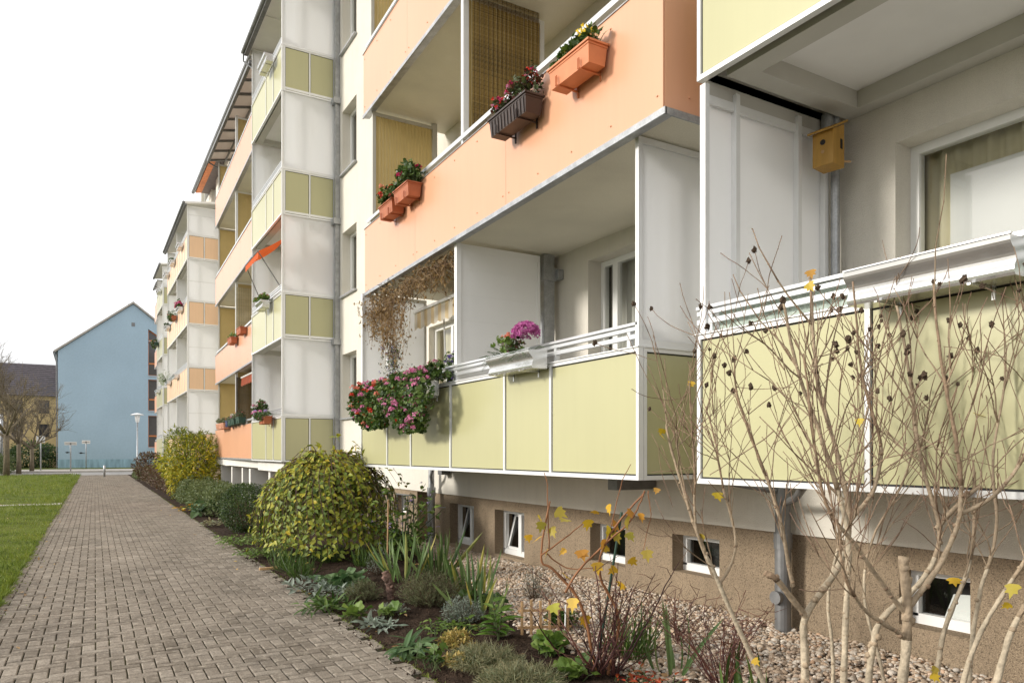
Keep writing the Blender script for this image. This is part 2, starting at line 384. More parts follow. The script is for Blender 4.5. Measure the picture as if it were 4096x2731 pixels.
def ico(sub=0):
    t = (1 + 5 ** .5) / 2
    v = [(-1, t, 0), (1, t, 0), (-1, -t, 0), (1, -t, 0), (0, -1, t), (0, 1, t), (0, -1, -t), (0, 1, -t), (t, 0, -1), (t, 0, 1), (-t, 0, -1), (-t, 0, 1)]
    v = [tuple(np.array(p) / math.sqrt(1 + t * t)) for p in v]
    f = [(0, 11, 5), (0, 5, 1), (0, 1, 7), (0, 7, 10), (0, 10, 11), (1, 5, 9), (5, 11, 4), (11, 10, 2), (10, 7, 6), (7, 1, 8), (3, 9, 4), (3, 4, 2), (3, 2, 6), (3, 6, 8), (3, 8, 9), (4, 9, 5), (2, 4, 11), (6, 2, 10), (8, 6, 7), (9, 8, 1)]
    for _ in range(sub):
        mid = {}; nf = []
        def m(a, b):
            k = (min(a, b), max(a, b))
            if k not in mid:
                p = (np.array(v[a]) + np.array(v[b])); v.append(tuple(p / np.linalg.norm(p))); mid[k] = len(v) - 1
            return mid[k]
        for a, b, c in f:
            x, y, z = m(a, b), m(b, c), m(c, a); nf += [(a, x, z), (b, y, x), (c, z, y), (x, y, z)]
        f = nf
    return v, f
def rand_rot(N, tilt=None):
    q = NR.normal(size=(N, 4))
    if tilt is not None:
        a = NR.uniform(0, 2 * math.pi, N); q = np.stack([np.cos(a / 2), NR.normal(0, tilt, N), NR.normal(0, tilt, N), np.sin(a / 2)], 1)
    q /= np.linalg.norm(q, axis=1)[:, None]
    w, x, y, z = q.T
    return np.stack([np.stack([1 - 2 * (y * y + z * z), 2 * (x * y - z * w), 2 * (x * z + y * w)], -1),
                     np.stack([2 * (x * y + z * w), 1 - 2 * (x * x + z * z), 2 * (y * z - x * w)], -1),
                     np.stack([2 * (x * z - y * w), 2 * (y * z + x * w), 1 - 2 * (x * x + y * y)], -1)], 1)
M['pebble'] = pmat('river_pebbles', rough=0.75, var=0.15, vs=30, spec=0.3,
                   ramp=[(0.17, 0.13, 0.10, 1), (0.42, 0.32, 0.23, 1), (0.50, 0.37, 0.26, 1), (0.58, 0.48, 0.37, 1), (0.44, 0.40, 0.35, 1), (0.70, 0.62, 0.52, 1), (0.55, 0.35, 0.22, 1)])
def pebbles():
    b = MB(); P = []
    N = 30000
    ys = NR.uniform(1.6, 11.6, N * 2)
    for y in ys:
        gx = grav_x(y); x = R.uniform(gx - 0.16, 5.17)
        if x < gx and R.random() > (x - gx + 0.16) / 0.16: continue
        t = x * 0.5053 + y * 0.863
        if t > 9 and R.random() < 0.4: continue
        P.append((x, y, grav_z(x, y) if x > gx else soil_z(x, y)))
        if len(P) >= N: break
    P = np.array(P); N = len(P)
    s = np.clip(NR.lognormal(math.log(0.0145), 0.28, N), 0.007, 0.027)
    sc = np.stack([s * NR.uniform(0.9, 1.5, N), s * NR.uniform(0.75, 1.1, N), s * NR.uniform(0.5, 0.8, N)], 1)
    P[:, 2] += NR.uniform(-0.004, 0.014, N)
    near = (P[:, 0] * 0.5053 + P[:, 1] * 0.863) < 6.2
    v0, f0 = ico(0); v1, f1 = ico(1)
    rt = rand_rot(N, 0.16); va = NR.uniform(0, 1, N)
    b.inst(v1, f1, P[near], rt[near], sc[near], 0, va[near]); b.inst(v0, f0, P[~near], rt[~near], sc[~near], 0, va[~near])
    return b
tag(pebbles().build('gravel', M['pebble'], smooth=True), kind='stuff')
# ------------------------------------------------------------------ the long apartment house
W = 5.14                      # facade plane
house = thing('apartment_building', (5.14, 8.0, 0.0), 'long cream apartment block with stacked green, orange and peach balconies along the path', 'building')
def zs(k): return 1.385 + 2.79 * k, 2.41 + 2.79 * k, 2.61 + 2.79 * k      # panel bottom, panel top, rail
def holes_wall(y0, y1, z0, z1, holes, x, depth, mat=0, rmat=0, b=None):
    b = b or MB()
    ys = sorted({y0, y1} | {h[0] for h in holes} | {h[1] for h in holes}); ys = [y for y in ys if y0 <= y <= y1]
    zz = sorted({z0, z1} | {h[2] for h in holes} | {h[3] for h in holes}); zz = [z for z in zz if z0 <= z <= z1]
    for i in range(len(ys) - 1):
        run = None
        for j in range(len(zz) - 1):
            cy, cz = (ys[i] + ys[i + 1]) / 2, (zz[j] + zz[j + 1]) / 2
            inside = any(h[0] < cy < h[1] and h[2] < cz < h[3] for h in holes)
            if not inside and run is None: run = zz[j]
            if run is not None and (inside or j == len(zz) - 2):
                top = zz[j] if inside else zz[j + 1]
                b.quad((x, ys[i], run), (x, ys[i], top), (x, ys[i + 1], top), (x, ys[i + 1], run), mat); run = None
    for (a, c, d, e) in holes:
        X = x + depth
        b.quad((x, a, d), (X, a, d), (X, a, e), (x, a, e), rmat); b.quad((x, c, e), (X, c, e), (X, c, d), (x, c, d), rmat)
        b.quad((x, a, e), (X, a, e), (X, c, e), (x, c, e), rmat); b.quad((x, c, d), (X, c, d), (X, a, d), (x, a, d), rmat)
    return b
def curtain_sheet(b, x, y0, y1, z0, z1, n=40, amp=0.025, mat=0, per=0.11):
    v = []
    for i in range(n + 1):
        y = y0 + (y1 - y0) * i / n; d = amp * math.sin(y / per * 6.28) + 0.4 * amp * math.sin(y / per * 2.7)
        v += [(x + d, y, z0), (x + d, y, z1)]
    return b.add(v, [(2 * i, 2 * i + 1, 2 * i + 3, 2 * i + 2) for i in range(n)], mat, NR.uniform(0, 1, n))
def window(y0, y1, z0, z1, x=W, depth=0.2, cur=None, sill=True, tilt=False, mull=None, name='window'):
    X = x + depth - 0.05; f = MB(); w = 0.065
    f.box(X, X + .07, y0, y1, z0, z0 + w); f.box(X, X + .07, y0, y1, z1 - w, z1)
    f.box(X, X + .07, y0, y0 + w, z0 + w, z1 - w); f.box(X, X + .07, y1 - w, y1, z0 + w, z1 - w)
    if mull:
        for m_ in mull: f.box(X - .01, X + .06, m_ - .045, m_ + .045, z0 + w, z1 - w)
    o = f.build(name, M['white'], house, smooth=False)
    p = MB(); p.quad((X + .03, y0 + w, z0 + w), (X + .03, y0 + w, z1 - w), (X + .03, y1 - w, z1 - w), (X + .03, y1 - w, z0 + w)); p.build('pane', M['glass'], o)
    if cur:
        c = MB(); curtain_sheet(c, X + .16, y0, y1, z0, z1, n=int((y1 - y0) * 40) + 4); c.build('curtain', M[cur], o, smooth=True)
    d = MB(); q = X + 0.9
    d.quad((q, y0 - .3, z0 - .2), (q, y0 - .3, z1 + .2), (q, y1 + .3, z1 + .2), (q, y1 + .3, z0 - .2))
    d.quad((X + .075, y0 - .3, z0 - .2), (q, y0 - .3, z0 - .2), (q, y0 - .3, z1 + .2), (X + .075, y0 - .3, z1 + .2))
    d.quad((X + .075, y1 + .3, z0 - .2), (q, y1 + .3, z0 - .2), (q, y1 + .3, z1 + .2), (X + .075, y1 + .3, z1 + .2))
    d.quad((X + .075, y0 - .3, z0 - .2), (q, y0 - .3, z0 - .2), (q, y1 + .3, z0 - .2), (X + .075, y1 + .3, z0 - .2))
    d.quad((X + .075, y0 - .3, z1 + .2), (q, y0 - .3, z1 + .2), (q, y1 + .3, z1 + .2), (X + .075, y1 + .3, z1 + .2))
    d.build('room', M['darkroom'], o)
    if sill:
        s = MB(); s.box(x - .07, x + depth - .05, y0 - .04, y1 + .04, z0 - .045, z0 - .006); s.build('sill', M['zinc'], o)
    return o
# openings of the facade
H_ = []
def hole(y0, y1, z0, z1, **k): H_.append((y0, y1, z0, z1)); window(y0, y1, z0, z1, **k)
hole(1.2, 3.21, 2.35, 3.87, cur='curtain', depth=0.24)                       # balcony A window
hole(5.55, 7.0, 1.62, 3.86, cur='netcurtain', depth=0.24, sill=False, mull=[6.72], name='balcony_door')
hole(8.3, 11.62, 1.75, 3.75, cur='curtain', depth=0.16, sill=False, mull=[10.9])
for k in (1, 2):
    hole(5.5, 6.6, zs(k)[0] + .25, zs(k)[0] + 2.45, cur='netcurtain', depth=0.24, sill=False, name='balcony_door')
    hole(8.4, 9.7, zs(k)[0] + .9, zs(k)[0] + 2.4, cur='curtain', depth=0.2)
for k in range(4):
    hole(15.5, 16.52, 2.39 + 2.79 * k, 3.84 + 2.79 * k, cur='netcurtain' if k != 2 else None, depth=0.24, mull=[15.95] if k in (1, 2) else None)
for k in range(5):
    for (a, c) in ((17.6, 19.4), (21.3, 22.3), (24.6, 25.9), (35.2, 36.6), (38.6, 40.0), (46, 47.4)):
        hole(a, c, zs(k)[0] + .35, zs(k)[0] + 2.4, cur='netcurtain' if (k + int(a)) % 2 else 'curtain', depth=0.2, sill=False, name='balcony_door')
wall = holes_wall(-4, 60, 0.915, 13.85, H_, W, 0.26)
wall.box(W + 0.9, 16, -4, 60, 0, 13.8)                      # body of the house behind the rooms
wall.box(W + .27, W + 0.9, -4.0, -3.98, 0, 13.8); wall.box(W, W + .9, 59.9, 60, 0, 13.8)
wall.quad((W, -4, 0.915), (W, 60, 0.915), (W + .3, 60, 0.915), (W + .3, -4, 0.915))
wall.build('wall', M['cream'], house)
# plinth with cellar windows
PX = W + 0.03
CW = [(9.99, 10.85, 0.12, 0.775), (8.5, 9.33, 0.13, 0.775), (6.35, 7.0, 0.33, 0.775), (4.96, 5.6, 0.40, 0.775), (2.70, 3.2, 0.34, 0.75), (12.72, 13.3, 0.45, 0.80)]
NI = (11.62, 12.2, -0.2, 0.90)
pl = holes_wall(-4, 60, -0.2, 0.916, CW + [NI], PX, 0.30)
pl.quad((PX + .3, NI[0], -.2), (PX + .3, NI[0], .9), (PX + .3, NI[1], .9), (PX + .3, NI[1], -.2))
pl.box(PX + .32, PX + 0.9, -4, 60, -0.2, 0.02)
pl.build('plinth', M['plinth'], house)
def cellar(y0, y1, z0, z1, tilt):
    X = PX + 0.15; f = MB(); w = 0.055
    f.box(X, X + .06, y0, y1, z0, z0 + w + .02); f.box(X, X + .06, y0, y1, z1 - w, z1)
    f.box(X, X + .06, y0, y0 + w, z0 + w, z1 - w); f.box(X, X + .06, y1 - w, y1, z0 + w, z1 - w)
    ym = y0 + (y1 - y0) * 0.42
    if tilt: f.box(X - .01, X + .05, ym - .04, ym + .04, z0 + w, z1 - w)
    o = f.build('cellar_window', M['white'], house)
    p = MB(); y1_ = (ym if tilt else y1 - w); p.quad((X + .045, y0 + w, z0 + w), (X + .045, y0 + w, z1 - w), (X + .045, y1_, z1 - w), (X + .045, y1_, z0 + w)); p.build('pane', M['glass'], o)
    if tilt:
        s = MB(); a, c = ym + .03, y1 - .06; t_ = 0.14; zb, zt = z0 + .06, z1 - .06
        P = lambda y, z: (X + .02 + t_ * (z - zb) / (zt - zb), y, z)
        for (ya, yb, za, zb_) in ((a, c, zb, zb + .05), (a, c, zt - .05, zt), (a, a + .05, zb, zt), (c - .05, c, zb, zt)):
            s.prism([P(ya, za), P(yb, za), P(yb, zb_), P(ya, zb_)], (0.03, 0, 0.0))
        so_ = s.build('tilted_sash', M['white'], o)
        g_ = MB(); g_.quad(P(a + .05, zb + .05), P(a + .05, zt - .05), P(c - .05, zt - .05), P(c - .05, zb + .05)); g_.build('sash_pane', M['glass'], o)
    d = MB(); d.quad((X + .3, y0 - .1, z0 - .1), (X + .3, y0 - .1, z1 + .1), (X + .3, y1 + .1, z1 + .1), (X + .3, y1 + .1, z0 - .1))
    for yy in (y0 - .02, y1 + .02): d.quad((X + .07, yy, z0 - .1), (X + .3, yy, z0 - .1), (X + .3, yy, z1 + .1), (X + .07, yy, z1 + .1))
    d.build('cellar_room', M['darkroom'], o)
d = MB(); d.prism([(PX + .24, 2.72, .36), (PX + .24, 3.02, .36), (PX + .24, 2.94, .58), (PX + .24, 2.72, .60)], (.01, 0, 0)); d.build('white_board', M['white'], house)
for i, c in enumerate(CW): cellar(*c, tilt=(i in (0, 1)))
# downpipes
d = MB(); d.tube([(5.0, 11.2, -0.05), (5.0, 11.2, 0.9)], 0.062, 14); d.tube([(5.0, 11.2, 0.88), (5.0, 11.2, 1.02)], 0.072, 14); d.tube([(5.0, 11.2, 1.0), (5.0, 11.2, 1.36)], 0.05, 14)
d.tube([(5.0, 11.17, 1.1), (4.93, 11.05, 1.22), (4.93, 10.95, 1.38)], 0.032, 10); d.tube([(4.92, 11.16, .42), (4.955, 11.18, .42)], 0.05, 14); d.tube([(5.0, 11.2, .68), (5.0, 11.2, .70)], 0.069, 14); d.bar((5.0, 11.2, .69), (5.17, 11.0, .69), .012, .012)
d.build('downpipe', M['zinc'], house, smooth=False)
d = MB(); d.tube([(5.03, 4.12, -0.02), (5.03, 4.12, 0.82)], 0.066, 16); d.tube([(5.03, 4.12, 0.80), (5.03, 4.12, 0.93)], 0.074, 16); d.tube([(5.03, 4.12, 0.9), (5.03, 4.12, 1.5)], 0.062, 16)
d.tube([(4.98, 4.14, 1.28), (4.75, 4.45, 1.34), (4.45, 4.85, 1.42)], 0.026, 10); d.tube([(4.99, 4.08, 1.18), (4.85, 3.85, 1.24), (4.55, 3.5, 1.40)], 0.03, 10)
d.tube([(4.93, 4.12, 0.40), (4.97, 4.12, 0.40)], 0.055, 16); d.tube([(5.03, 4.12, .855), (5.03, 4.12, .87)], 0.078, 16)
d.build('downpipe', M['zincdark'], house, smooth=False)

# ------------------------------------------------------------------ balconies
def front_rail(b, X, ya, yb, zr, zt, step=1.15, mid=True):
    b.box(X + .01, X + .07, ya, yb, zr - .022, zr); b.box(X + .02, X + .06, ya, yb, zr - .062, zr - .034)
    if mid: b.box(X + .02, X + .055, ya, yb, zt + .075, zt + .11)
    n_ = max(1, round((yb - ya) / step))
    for i in range(n_ + 1):
        y = ya + .12 + (yb - ya - .24) * i / n_
        b.box(X + .025, X + .065, y - .02, y + .02, zt - .01, zr - .03)
def framed_panels(X, ys_, zb, zt, bal, mat, along='y', fixed=None, each=True, seal=0.012, name='front_panel', fr=None):
    """aluminium frame with infill sheets; ys_ = joint positions"""
    f = fr or MB(); w = 0.031
    def bx(b, a, c, d, e, x0, x1, m=0):
        if along == 'y': b.box(X + x0, X + x1, a, c, d, e, m)
        else: b.box(a, c, fixed + x0, fixed + x1, d, e, m)
    bx(f, ys_[0], ys_[-1], zb, zb + .034, 0, .05); bx(f, ys_[0], ys_[-1], zt - .03, zt, 0, .05)
    for i, y in enumerate(ys_):
        a = y if i == 0 else (y - w if i == len(ys_) - 1 else y - w / 2)
        bx(f, a, a + w, zb + .034, zt - .03, 0.001, .05)
    P_ = MB()
    for i in range(len(ys_) - 1):
        a = ys_[i] + (w if i == 0 else w / 2); c = ys_[i + 1] - (w if i == len(ys_) - 2 else w / 2)
        p = MB() if each else P_
        bx(p, a + seal, c - seal, zb + .034 + seal, zt - .03 - seal, .014, .026, 0)
        bx(p, a, c, zb + .034, zt - .03, .02, .03, 1)
        if each: p.build(name, [M[mat], M['seal']], bal)
    if not each: P_.build(name, [M[mat], M['seal']], bal)
    return f
def side_screen(bal, y, x0, x1, z0, z1, posts=(), mid=None, name='side_screen', mat='frost', thick=.012, joints=()):
    f = MB(); w = .038
    for (a, c) in ((x0, x0 + w), (x1 - w, x1)): f.box(a, c, y - .02, y + .02, z0, z1)
    f.box(x0 + w, x1 - w, y - .02, y + .02, z0, z0 + .05); f.box(x0 + w, x1 - w, y - .02, y + .02, z1 - .05, z1)
    for p in posts: f.box(p - .016, p + .016, y + .05, y + .08, z0 + .05, z1 - .0)
    if mid: f.box(x0 + w, x1 - w, y - .012, y + .012, mid - .012, mid + .012)
    o = f.build('screen_frame', M['alu'], bal)
    s = MB(); s.box(x0 + w, x1 - w, y - thick / 2, y + thick / 2, z0 + .05, z1 - .05)
    s.build(name, M[mat], bal); return o
def alu_balcony(k, Y0, Y1, X, joints, mat='green', side=2, each=True, near_screen=True, far_screen=True, ceiltop=None, mid=None, rail_end=None, partition=None, partmat='whitepanel', farx=None, posts=(0.33, 0.98)):
    zb, zt, zr = zs(k); zc = zb + 2.79 + .10 if ceiltop is None else ceiltop
    b = MB()
    b.box(X + .075, W, Y0 + .06, Y1 - .06, zb + .13, zb + .26, 0)
    for (x0, x1, y0, y1) in ((X + .09, X + .25, Y0 + .08, Y1 - .08), (W - .17, W - .001, Y0 + .08, Y1 - .08), (X + .25, W - .17, Y0 + .08, Y0 + .24), (X + .25, W - .17, Y1 - .24, Y1 - .08)):
        b.box(x0, x1, y0, y1, zb + .02, zb + .129, 1)
    bal = b.build('balcony', [M['ceil'], M['greybeam']], house)
    fr = framed_panels(X, joints, zb, zt, bal, mat, each=each)
    xs = [X + .055 + (5.06 - X - .055) * i / side for i in range(side + 1)]
    framed_panels(X, xs, zb, zt, bal, mat, along='x', fixed=Y0, each=each, name='side_panel', fr=fr)
    fr.box(X - .012, X + .06, Y0 - .005, Y1, zt + .001, zt + .011); fr.box(X + .06, 5.06, Y0 - .01, Y0 + .05, zt + .001, zt + .011)
    fr.build('panel_frame', M['alu'], bal)
    r = MB(); front_rail(r, X, Y0 + .03, rail_end or Y1 - .03, zr, zt); r.build('railing', M['rail'], bal)
    if near_screen: side_screen(bal, Y0 + .03, X + .01, 5.06, zt + .015, zc, posts=[X + p for p in posts], mid=mid)
    if far_screen: side_screen(bal, Y1 - .03, X + .01, farx or 5.06, zt + .015, zc, posts=[X + .33, X + .98])
    if partition:
        p = MB(); p.box(X + .03, X + .09, partition - .03, partition + .03, zt - .9, zc - .02)
        p.box(X + .09, 4.86, partition - .008, partition + .008, zt - .9, zc - .08); p.box(X + .09, 4.86, partition - .014, partition + .014, zc - .10, zc - .02)
        for i in range(5): p.box(X + .09, 4.86, partition - .011, partition + .011, zt + .12 + .3 * i, zt + .125 + .3 * i)
        p.box(4.82, 4.86, partition - .02, partition + .02, zt - .9, zc - .10)
        p.build('partition', M[partmat], bal)
    return bal
def orange_balcony(k, Y0, X0, Y1, X1, seams, part=None, zoff=(0, 0), partmat='yscreen', endscreen=True, top=None, side=True, ground=False):
    """big laminate sheets on a concrete slab, one silver handrail above"""
    zb, zt, zr = zs(k); zb -= .175 if not ground else 0.0; zt -= .175 if not ground else .03; zr = zt + .12
    if k == 2: zt -= .03; zr -= .03
    fx = lambda y: X0 + (X1 - X0) * (y - Y0) / (Y1 - Y0)
    b = MB(); z0, z1 = zb + .055, zb + .22
    V = [(fx(Y0) + .06, Y0 + .05, z0), (W, Y0 + .05, z0), (W, Y1 - .02, z0), (fx(Y1) + .06, Y1 - .02, z0)]
    b.prism(V, (0, 0, z1 - z0)); bal = b.build('balcony', M['slab'], house)
    ys_ = [Y0] + list(seams) + [Y1]
    for i in range(len(ys_) - 1):
        a, c = ys_[i] + .002, ys_[i + 1] - .002; p = MB()
        p.prism([(fx(a), a, zb + .05), (fx(c), c, zb + .05), (fx(c), c, zt), (fx(a), a, zt)], (.012, 0, 0))
        nsc = max(2, int((c - a) / .55))
        for q in range(nsc + 1):
            y = a + .06 + (c - a - .12) * q / nsc
            for z in (zb + .16, zt - .1): p.lathe([(0.0, .0), (.008, 0), (.008, 0.006), (0.004, 0.009), (0, .009)], (0, 0, 0), 8, 0, .5); p.V[-1] = p.V[-1][:, [2, 0, 1]] * np.array([-1, 1, 1]) + np.array([fx(y), y, z])
        p.build('front_panel', M['orange'], bal)
    if side:
        p = MB(); p.box(fx(Y0) + .014, 5.05, Y0 - .002, Y0 + .01, zb + .06, zt - .01)
        for x in (fx(Y0) + .25, fx(Y0) + .8):
            for z in (zb + .18, zt - .1): p.tube([(x, Y0 - .012, z), (x, Y0, z)], .008, 8)
        p.build('side_panel', M['orange'], bal)
    f = MB()
    f.prism([(fx(Y0 - .03) - .012, Y0 - .03, zb), (fx(Y1) - .012, Y1 + .02, zb), (fx(Y1) - .012, Y1 + .02, zb + .05), (fx(Y0) - .012, Y0 - .03, zb + .05)], (.02, 0, 0))
    f.prism([(fx(Y0), Y0 - .02, zb + .002), (fx(Y1), Y1, zb + .002), (fx(Y1) + .1, Y1, zb + .02), (fx(Y0) + .1, Y0 - .02, zb + .02)], (0, 0, .01))
    if side: f.box(fx(Y0), 5.05, Y0 - .03, Y0 - .012, zb + .0, zb + .05)
    f.prism([(fx(Y0) - .01, Y0 - .01, zt + .001), (fx(Y1) - .01, Y1 + .03, zt + .001), (fx(Y1) + .03, Y1 + .03, zt + .001), (fx(Y0) + .03, Y0 - .01, zt + .001)], (0, 0, .008))
    f.build('drip_edge', M['zincdark' if False else 'zinc'], bal)
    r = MB(); r.bar((fx(Y0) + .05, Y0 + .02, zr), (fx(Y1) + .05, Y1 - .02, zr), .05, .05)
    n_ = int((Y1 - Y0) / 1.05)
    for i in range(n_ + 1):
        y = Y0 + .15 + (Y1 - Y0 - .3) * i / n_; r.box(fx(y) + .035, fx(y) + .07, y - .02, y + .02, zt - .05, zr - .02)
    r.build('railing', M['rail'], bal)
    zc = (top or zb + 2.79 + .05) 
    if part:
        p = MB(); p.box(fx(part) + .06, fx(part) + .13, part - .03, part + .03, zt - .85, zc); p.box(4.74, 4.80, part - .025, part + .025, zt - .85, zc - .04)
        p.box(fx(part) + .13, 4.74, part - .02, part + .02, zc - .08, zc - .03)
        po = p.build('partition_frame', M['alu'], bal)
        q = MB()
        n_ = 36
        for i in range(n_):
            xa = fx(part) + .13 + (4.74 - fx(part) - .13) * i / n_; xb = fx(part) + .13 + (4.74 - fx(part) - .13) * (i + 1) / n_
            q.quad((xa, part - .006, zt - .85), (xb, part + .006 * (1 if i % 2 else -1), zt - .85), (xb, part + .006 * (1 if i % 2 else -1), zc - .08), (xa, part - .006, zc - .08))
        q.build('partition', M[partmat], bal)
    if endscreen:
        y = Y1 - .12
        p = MB(); p.box(fx(y) + .08, fx(y) + .13, y - .02, y + .02, zt - .85, zc); p.box(4.80, 4.88, y - .03, y + .03, zt - .85, zc); p.box(fx(y) + .13, 4.80, y - .02, y + .02, zc - .09, zc - .04)
        p.build('screen_frame', M['greybeam'], bal)
        q = MB(); xa0, xb0 = fx(y) + .13, 4.80; n_ = 34
        for i in range(n_):
            xa = xa0 + (xb0 - xa0) * i / n_; xb = xa0 + (xb0 - xa0) * (i + 1) / n_; s_ = .007 if i % 2 else -.007
            q.quad((xa, y - s_, zt - .85), (xb, y + s_, zt - .85), (xb, y + s_, zc - .09), (xa, y - s_, zc - .09))
        q.build('side_screen', M['yscreen'], bal)
    return bal

# stack beside the camera: two green balconies
alu_balcony(0, 3.74, -2.2 + 0.0, 3.68, [-2.2, 0.2, 2.48, 3.74], far_screen=False) if False else None
def mirrored_A(k, screen=True):
    zb, zt, zr = zs(k); X = 3.68; Y0, Y1 = -2.2, 3.74; zc = zb + 2.79 - .1
    b = MB(); b.box(X + .075, W, Y0, Y1 - .06, zb + .13, zb + .26, 0)
    for (x0, x1, y0, y1) in ((X + .12, X + .28, Y0, Y1 - .16), (W - .14, W - .001, Y0, Y1 - .16), (X + .28, W - .14, Y1 - .32, Y1 - .16)): b.box(x0, x1, y0, y1, zb + .0, zb + .129, 1)
    bal = b.build('balcony', [M['ceil'], M['greybeam']], house)
    fr = framed_panels(X, [Y0, 0.1, 2.46, Y1], zb, zt, bal, 'green')
    fr.box(X - .012, X + .06, Y0, Y1 + .03, zt + .001, zt + .011)
    fr.box(X + .05, 5.06, Y1 - .05, Y1, zb, zb + .06); fr.box(X + .05, 5.06, Y1 - .05, Y1, zt - .05, zt)
    fr.build('panel_frame', M['alu'], bal)
    sp = MB(); sp.box(X + .05, 5.06, Y1 - .03, Y1 - .018, zb + .06, zt - .05); sp.build('side_panel', M['green'], bal)
    r = MB(); front_rail(r, X, Y0, Y1 + .02, zr, zt); r.build('railing', M['rail'], bal)
    if screen:
        # inner side of the frosted screen at the far end, with its two posts
        f = MB(); y = Y1 - .03
        for x in (X + .02, 4.0, 4.66, 4.97): f.box(x - .02, x + .02, y - .05, y + .0, zt + .01, zc + .06)
        f.box(X + .02, 4.97, y - .03, y + .02, zt + .015, zt + .06); f.box(X + .02, 4.97, y - .03, y + .02, zc - .06, zc); f.build('screen_frame', M['alu'], bal)
        s = MB(); s.box(X + .04, 4.95, y - .004, y + .006, zt + .06, zc - .06); s.build('side_screen', M['frost'], bal)
        p = MB(); p.box(4.93, 5.05, 3.78, 3.92, zt - .9, zc + .3); p.build('post', M['zincdark'], bal)
    return bal
M['reflsheet'] = pmat('white_reflection_sheet', (.82, .82, .82, 1), .8, var=.02, transl=.3)  # white of the bright reflection in the nearest pane, put into a sheet's colour
A0 = mirrored_A(0); A1 = mirrored_A(1, False)
n_ = MB()          # pale woven privacy net behind the railing
v = []
for i in range(121):
    y = -2.1 + 5.7 * i / 120; v += [(3.752 + .006 * math.sin(y * 9) + .004 * math.sin(y * 31), y, 2.41), (3.752 + .006 * math.sin(y * 8 + 1), y, 2.58 + .008 * math.sin(y * 14))]
n_.add(v, [(2 * i, 2 * i + 1, 2 * i + 3, 2 * i + 2) for i in range(120)])
M['net'] = pmat('pale_green_net', (0.50, 0.58, 0.52, 1), 0.8, var=0.25, vs=40, fine=0.3, fs=250, transl=0.3)
n_.build('privacy_net', M['net'], A0, smooth=True)
d = MB(); d.box(3.74, 5.05, 3.69, 3.725, 4.05, 4.32); d.build('end_board', M['greybeam'], A0)
d = MB(); d.quad((W + .30, .9, 2.3), (W + .30, .9, 3.62), (W + .30, 2.98, 3.62), (W + .30, 2.98, 2.3)); d.build('reflection_sheet', M['reflsheet'], A0)  # added white sheet behind the glass, standing in for the pane's bright reflection
d = MB(); d.tube([(5.02, 3.62, 1.5), (5.02, 3.62, 4.2)], .033, 12); d.tube([(4.95, 3.64, 3.95), (4.95, 3.64, 4.2)], .045, 12); d.build('drainpipe', M['zinc'], A0, smooth=False)

# next stack: green ground floor balcony, orange ones above
B0 = alu_balcony(0, 4.36, 10.9, 3.68, [4.36, 5.6, 6.45, 7.72, 8.92, 9.78, 10.9], side=1, partition=7.63, ceiltop=4.04, farx=4.76)
p = MB(); p.box(4.9, 5.05, 7.58, 7.72, 1.6, 4.05); p.box(4.88, 5.06, 7.55, 7.75, 3.72, 3.88); p.box(5.05, 5.13, 7.5, 7.62, 3.74, 3.86); p.build('post', M['zinc'], B0)
p = MB(); p.box(4.62, 5.13, 5.8, 5.95, 1.22, 1.385); p.box(4.98, 5.13, 10.75, 10.9, 1.24, 1.375); p.build('bracket', M['zincdark'], B0)
orange_balcony(1, 3.95, 3.56, 10.85, 3.73, [6.3, 8.75], part=7.45)
orange_balcony(2, 3.95, 3.58, 11.0, 3.76, [6.4, 9.1], part=7.45)
orange_balcony(3, 3.95, 3.58, 11.0, 3.76, [6.4, 9.1], part=7.45)
# round steel column beside the green tower
p = MB(); p.box(5.03, 5.13, 16.68, 16.80, 1.3, 13.2)
for k in range(5): p.box(4.98, 5.15, 16.63, 16.84, 1.30 + 2.79 * k, 1.44 + 2.79 * k)
p.build('steel_column', M['zinc'], house)
# green tower
Cb = []
for k in range(4):
    Cb.append(alu_balcony(k, 16.83, 20.25, 3.84, [16.83, 17.72, 18.52, 19.4, 20.25] if False else [16.83, 17.7, 18.5, 20.25], side=2, ceiltop=None if k < 3 else 12.28, far_screen=True))
c = MB(); c.prism([(3.72, 16.7, 12.28), (W, 16.7, 12.45), (W, 20.5, 12.45), (3.72, 20.5, 12.28)], (0, 0, .06), 1)
c.tube([(3.68, 16.65, 12.30), (3.68, 20.55, 12.30)], .06, 10, 0); c.box(3.70, 3.80, 16.7, 20.5, 12.20, 12.28, 0); c.box(3.8, W, 20.35, 20.45, 12.22, 12.3, 1); c.box(3.8, W, 18.5, 18.53, 12.275, 12.29, 1)
c.tube([(3.68, 20.5, 12.26), (3.68, 20.5, 12.05), (3.9, 20.3, 11.8)], .025, 8, 0)
c.build('canopy', [M['zincdark'], M['ceil']], house)
# orange stack beyond
for k in range(4):
    orange_balcony(k, 20.3, 3.86, 27.9, 4.06, [22.3, 24.2, 26.1] if k else [21.6, 22.9, 24.2, 25.5, 26.7], part=23.6, side=False, ground=(k == 0), partmat='yscreen', top=None if k < 3 else 11.9)
c = MB(); zz_ = lambda x: 12.0 + (x - 3.85) * .22
for y in np.linspace(20.5, 27.95, 9): c.bar((3.85, y, zz_(3.85)), (W, y, zz_(W)), .05, .07, 0)
c.bar((3.83, 20.3, 11.98), (3.83, 28.0, 11.98), .08, .10, 0); c.bar((4.4, 20.4, zz_(4.4) - .03), (4.4, 27.95, zz_(4.4) - .03), .05, .05, 0)
c.bar((3.83, 28.0, 11.95), (4.2, 27.95, 11.75), .04, .04, 0); c.bar((4.2, 27.9, 11.98), (4.2, 27.9, 10.6), .06, .06, 0); c.bar((4.2, 27.9, 11.0), (4.5, 27.0, 12.0), .03, .03, 0)
cn = c.build('canopy', M['zincdark'], house)
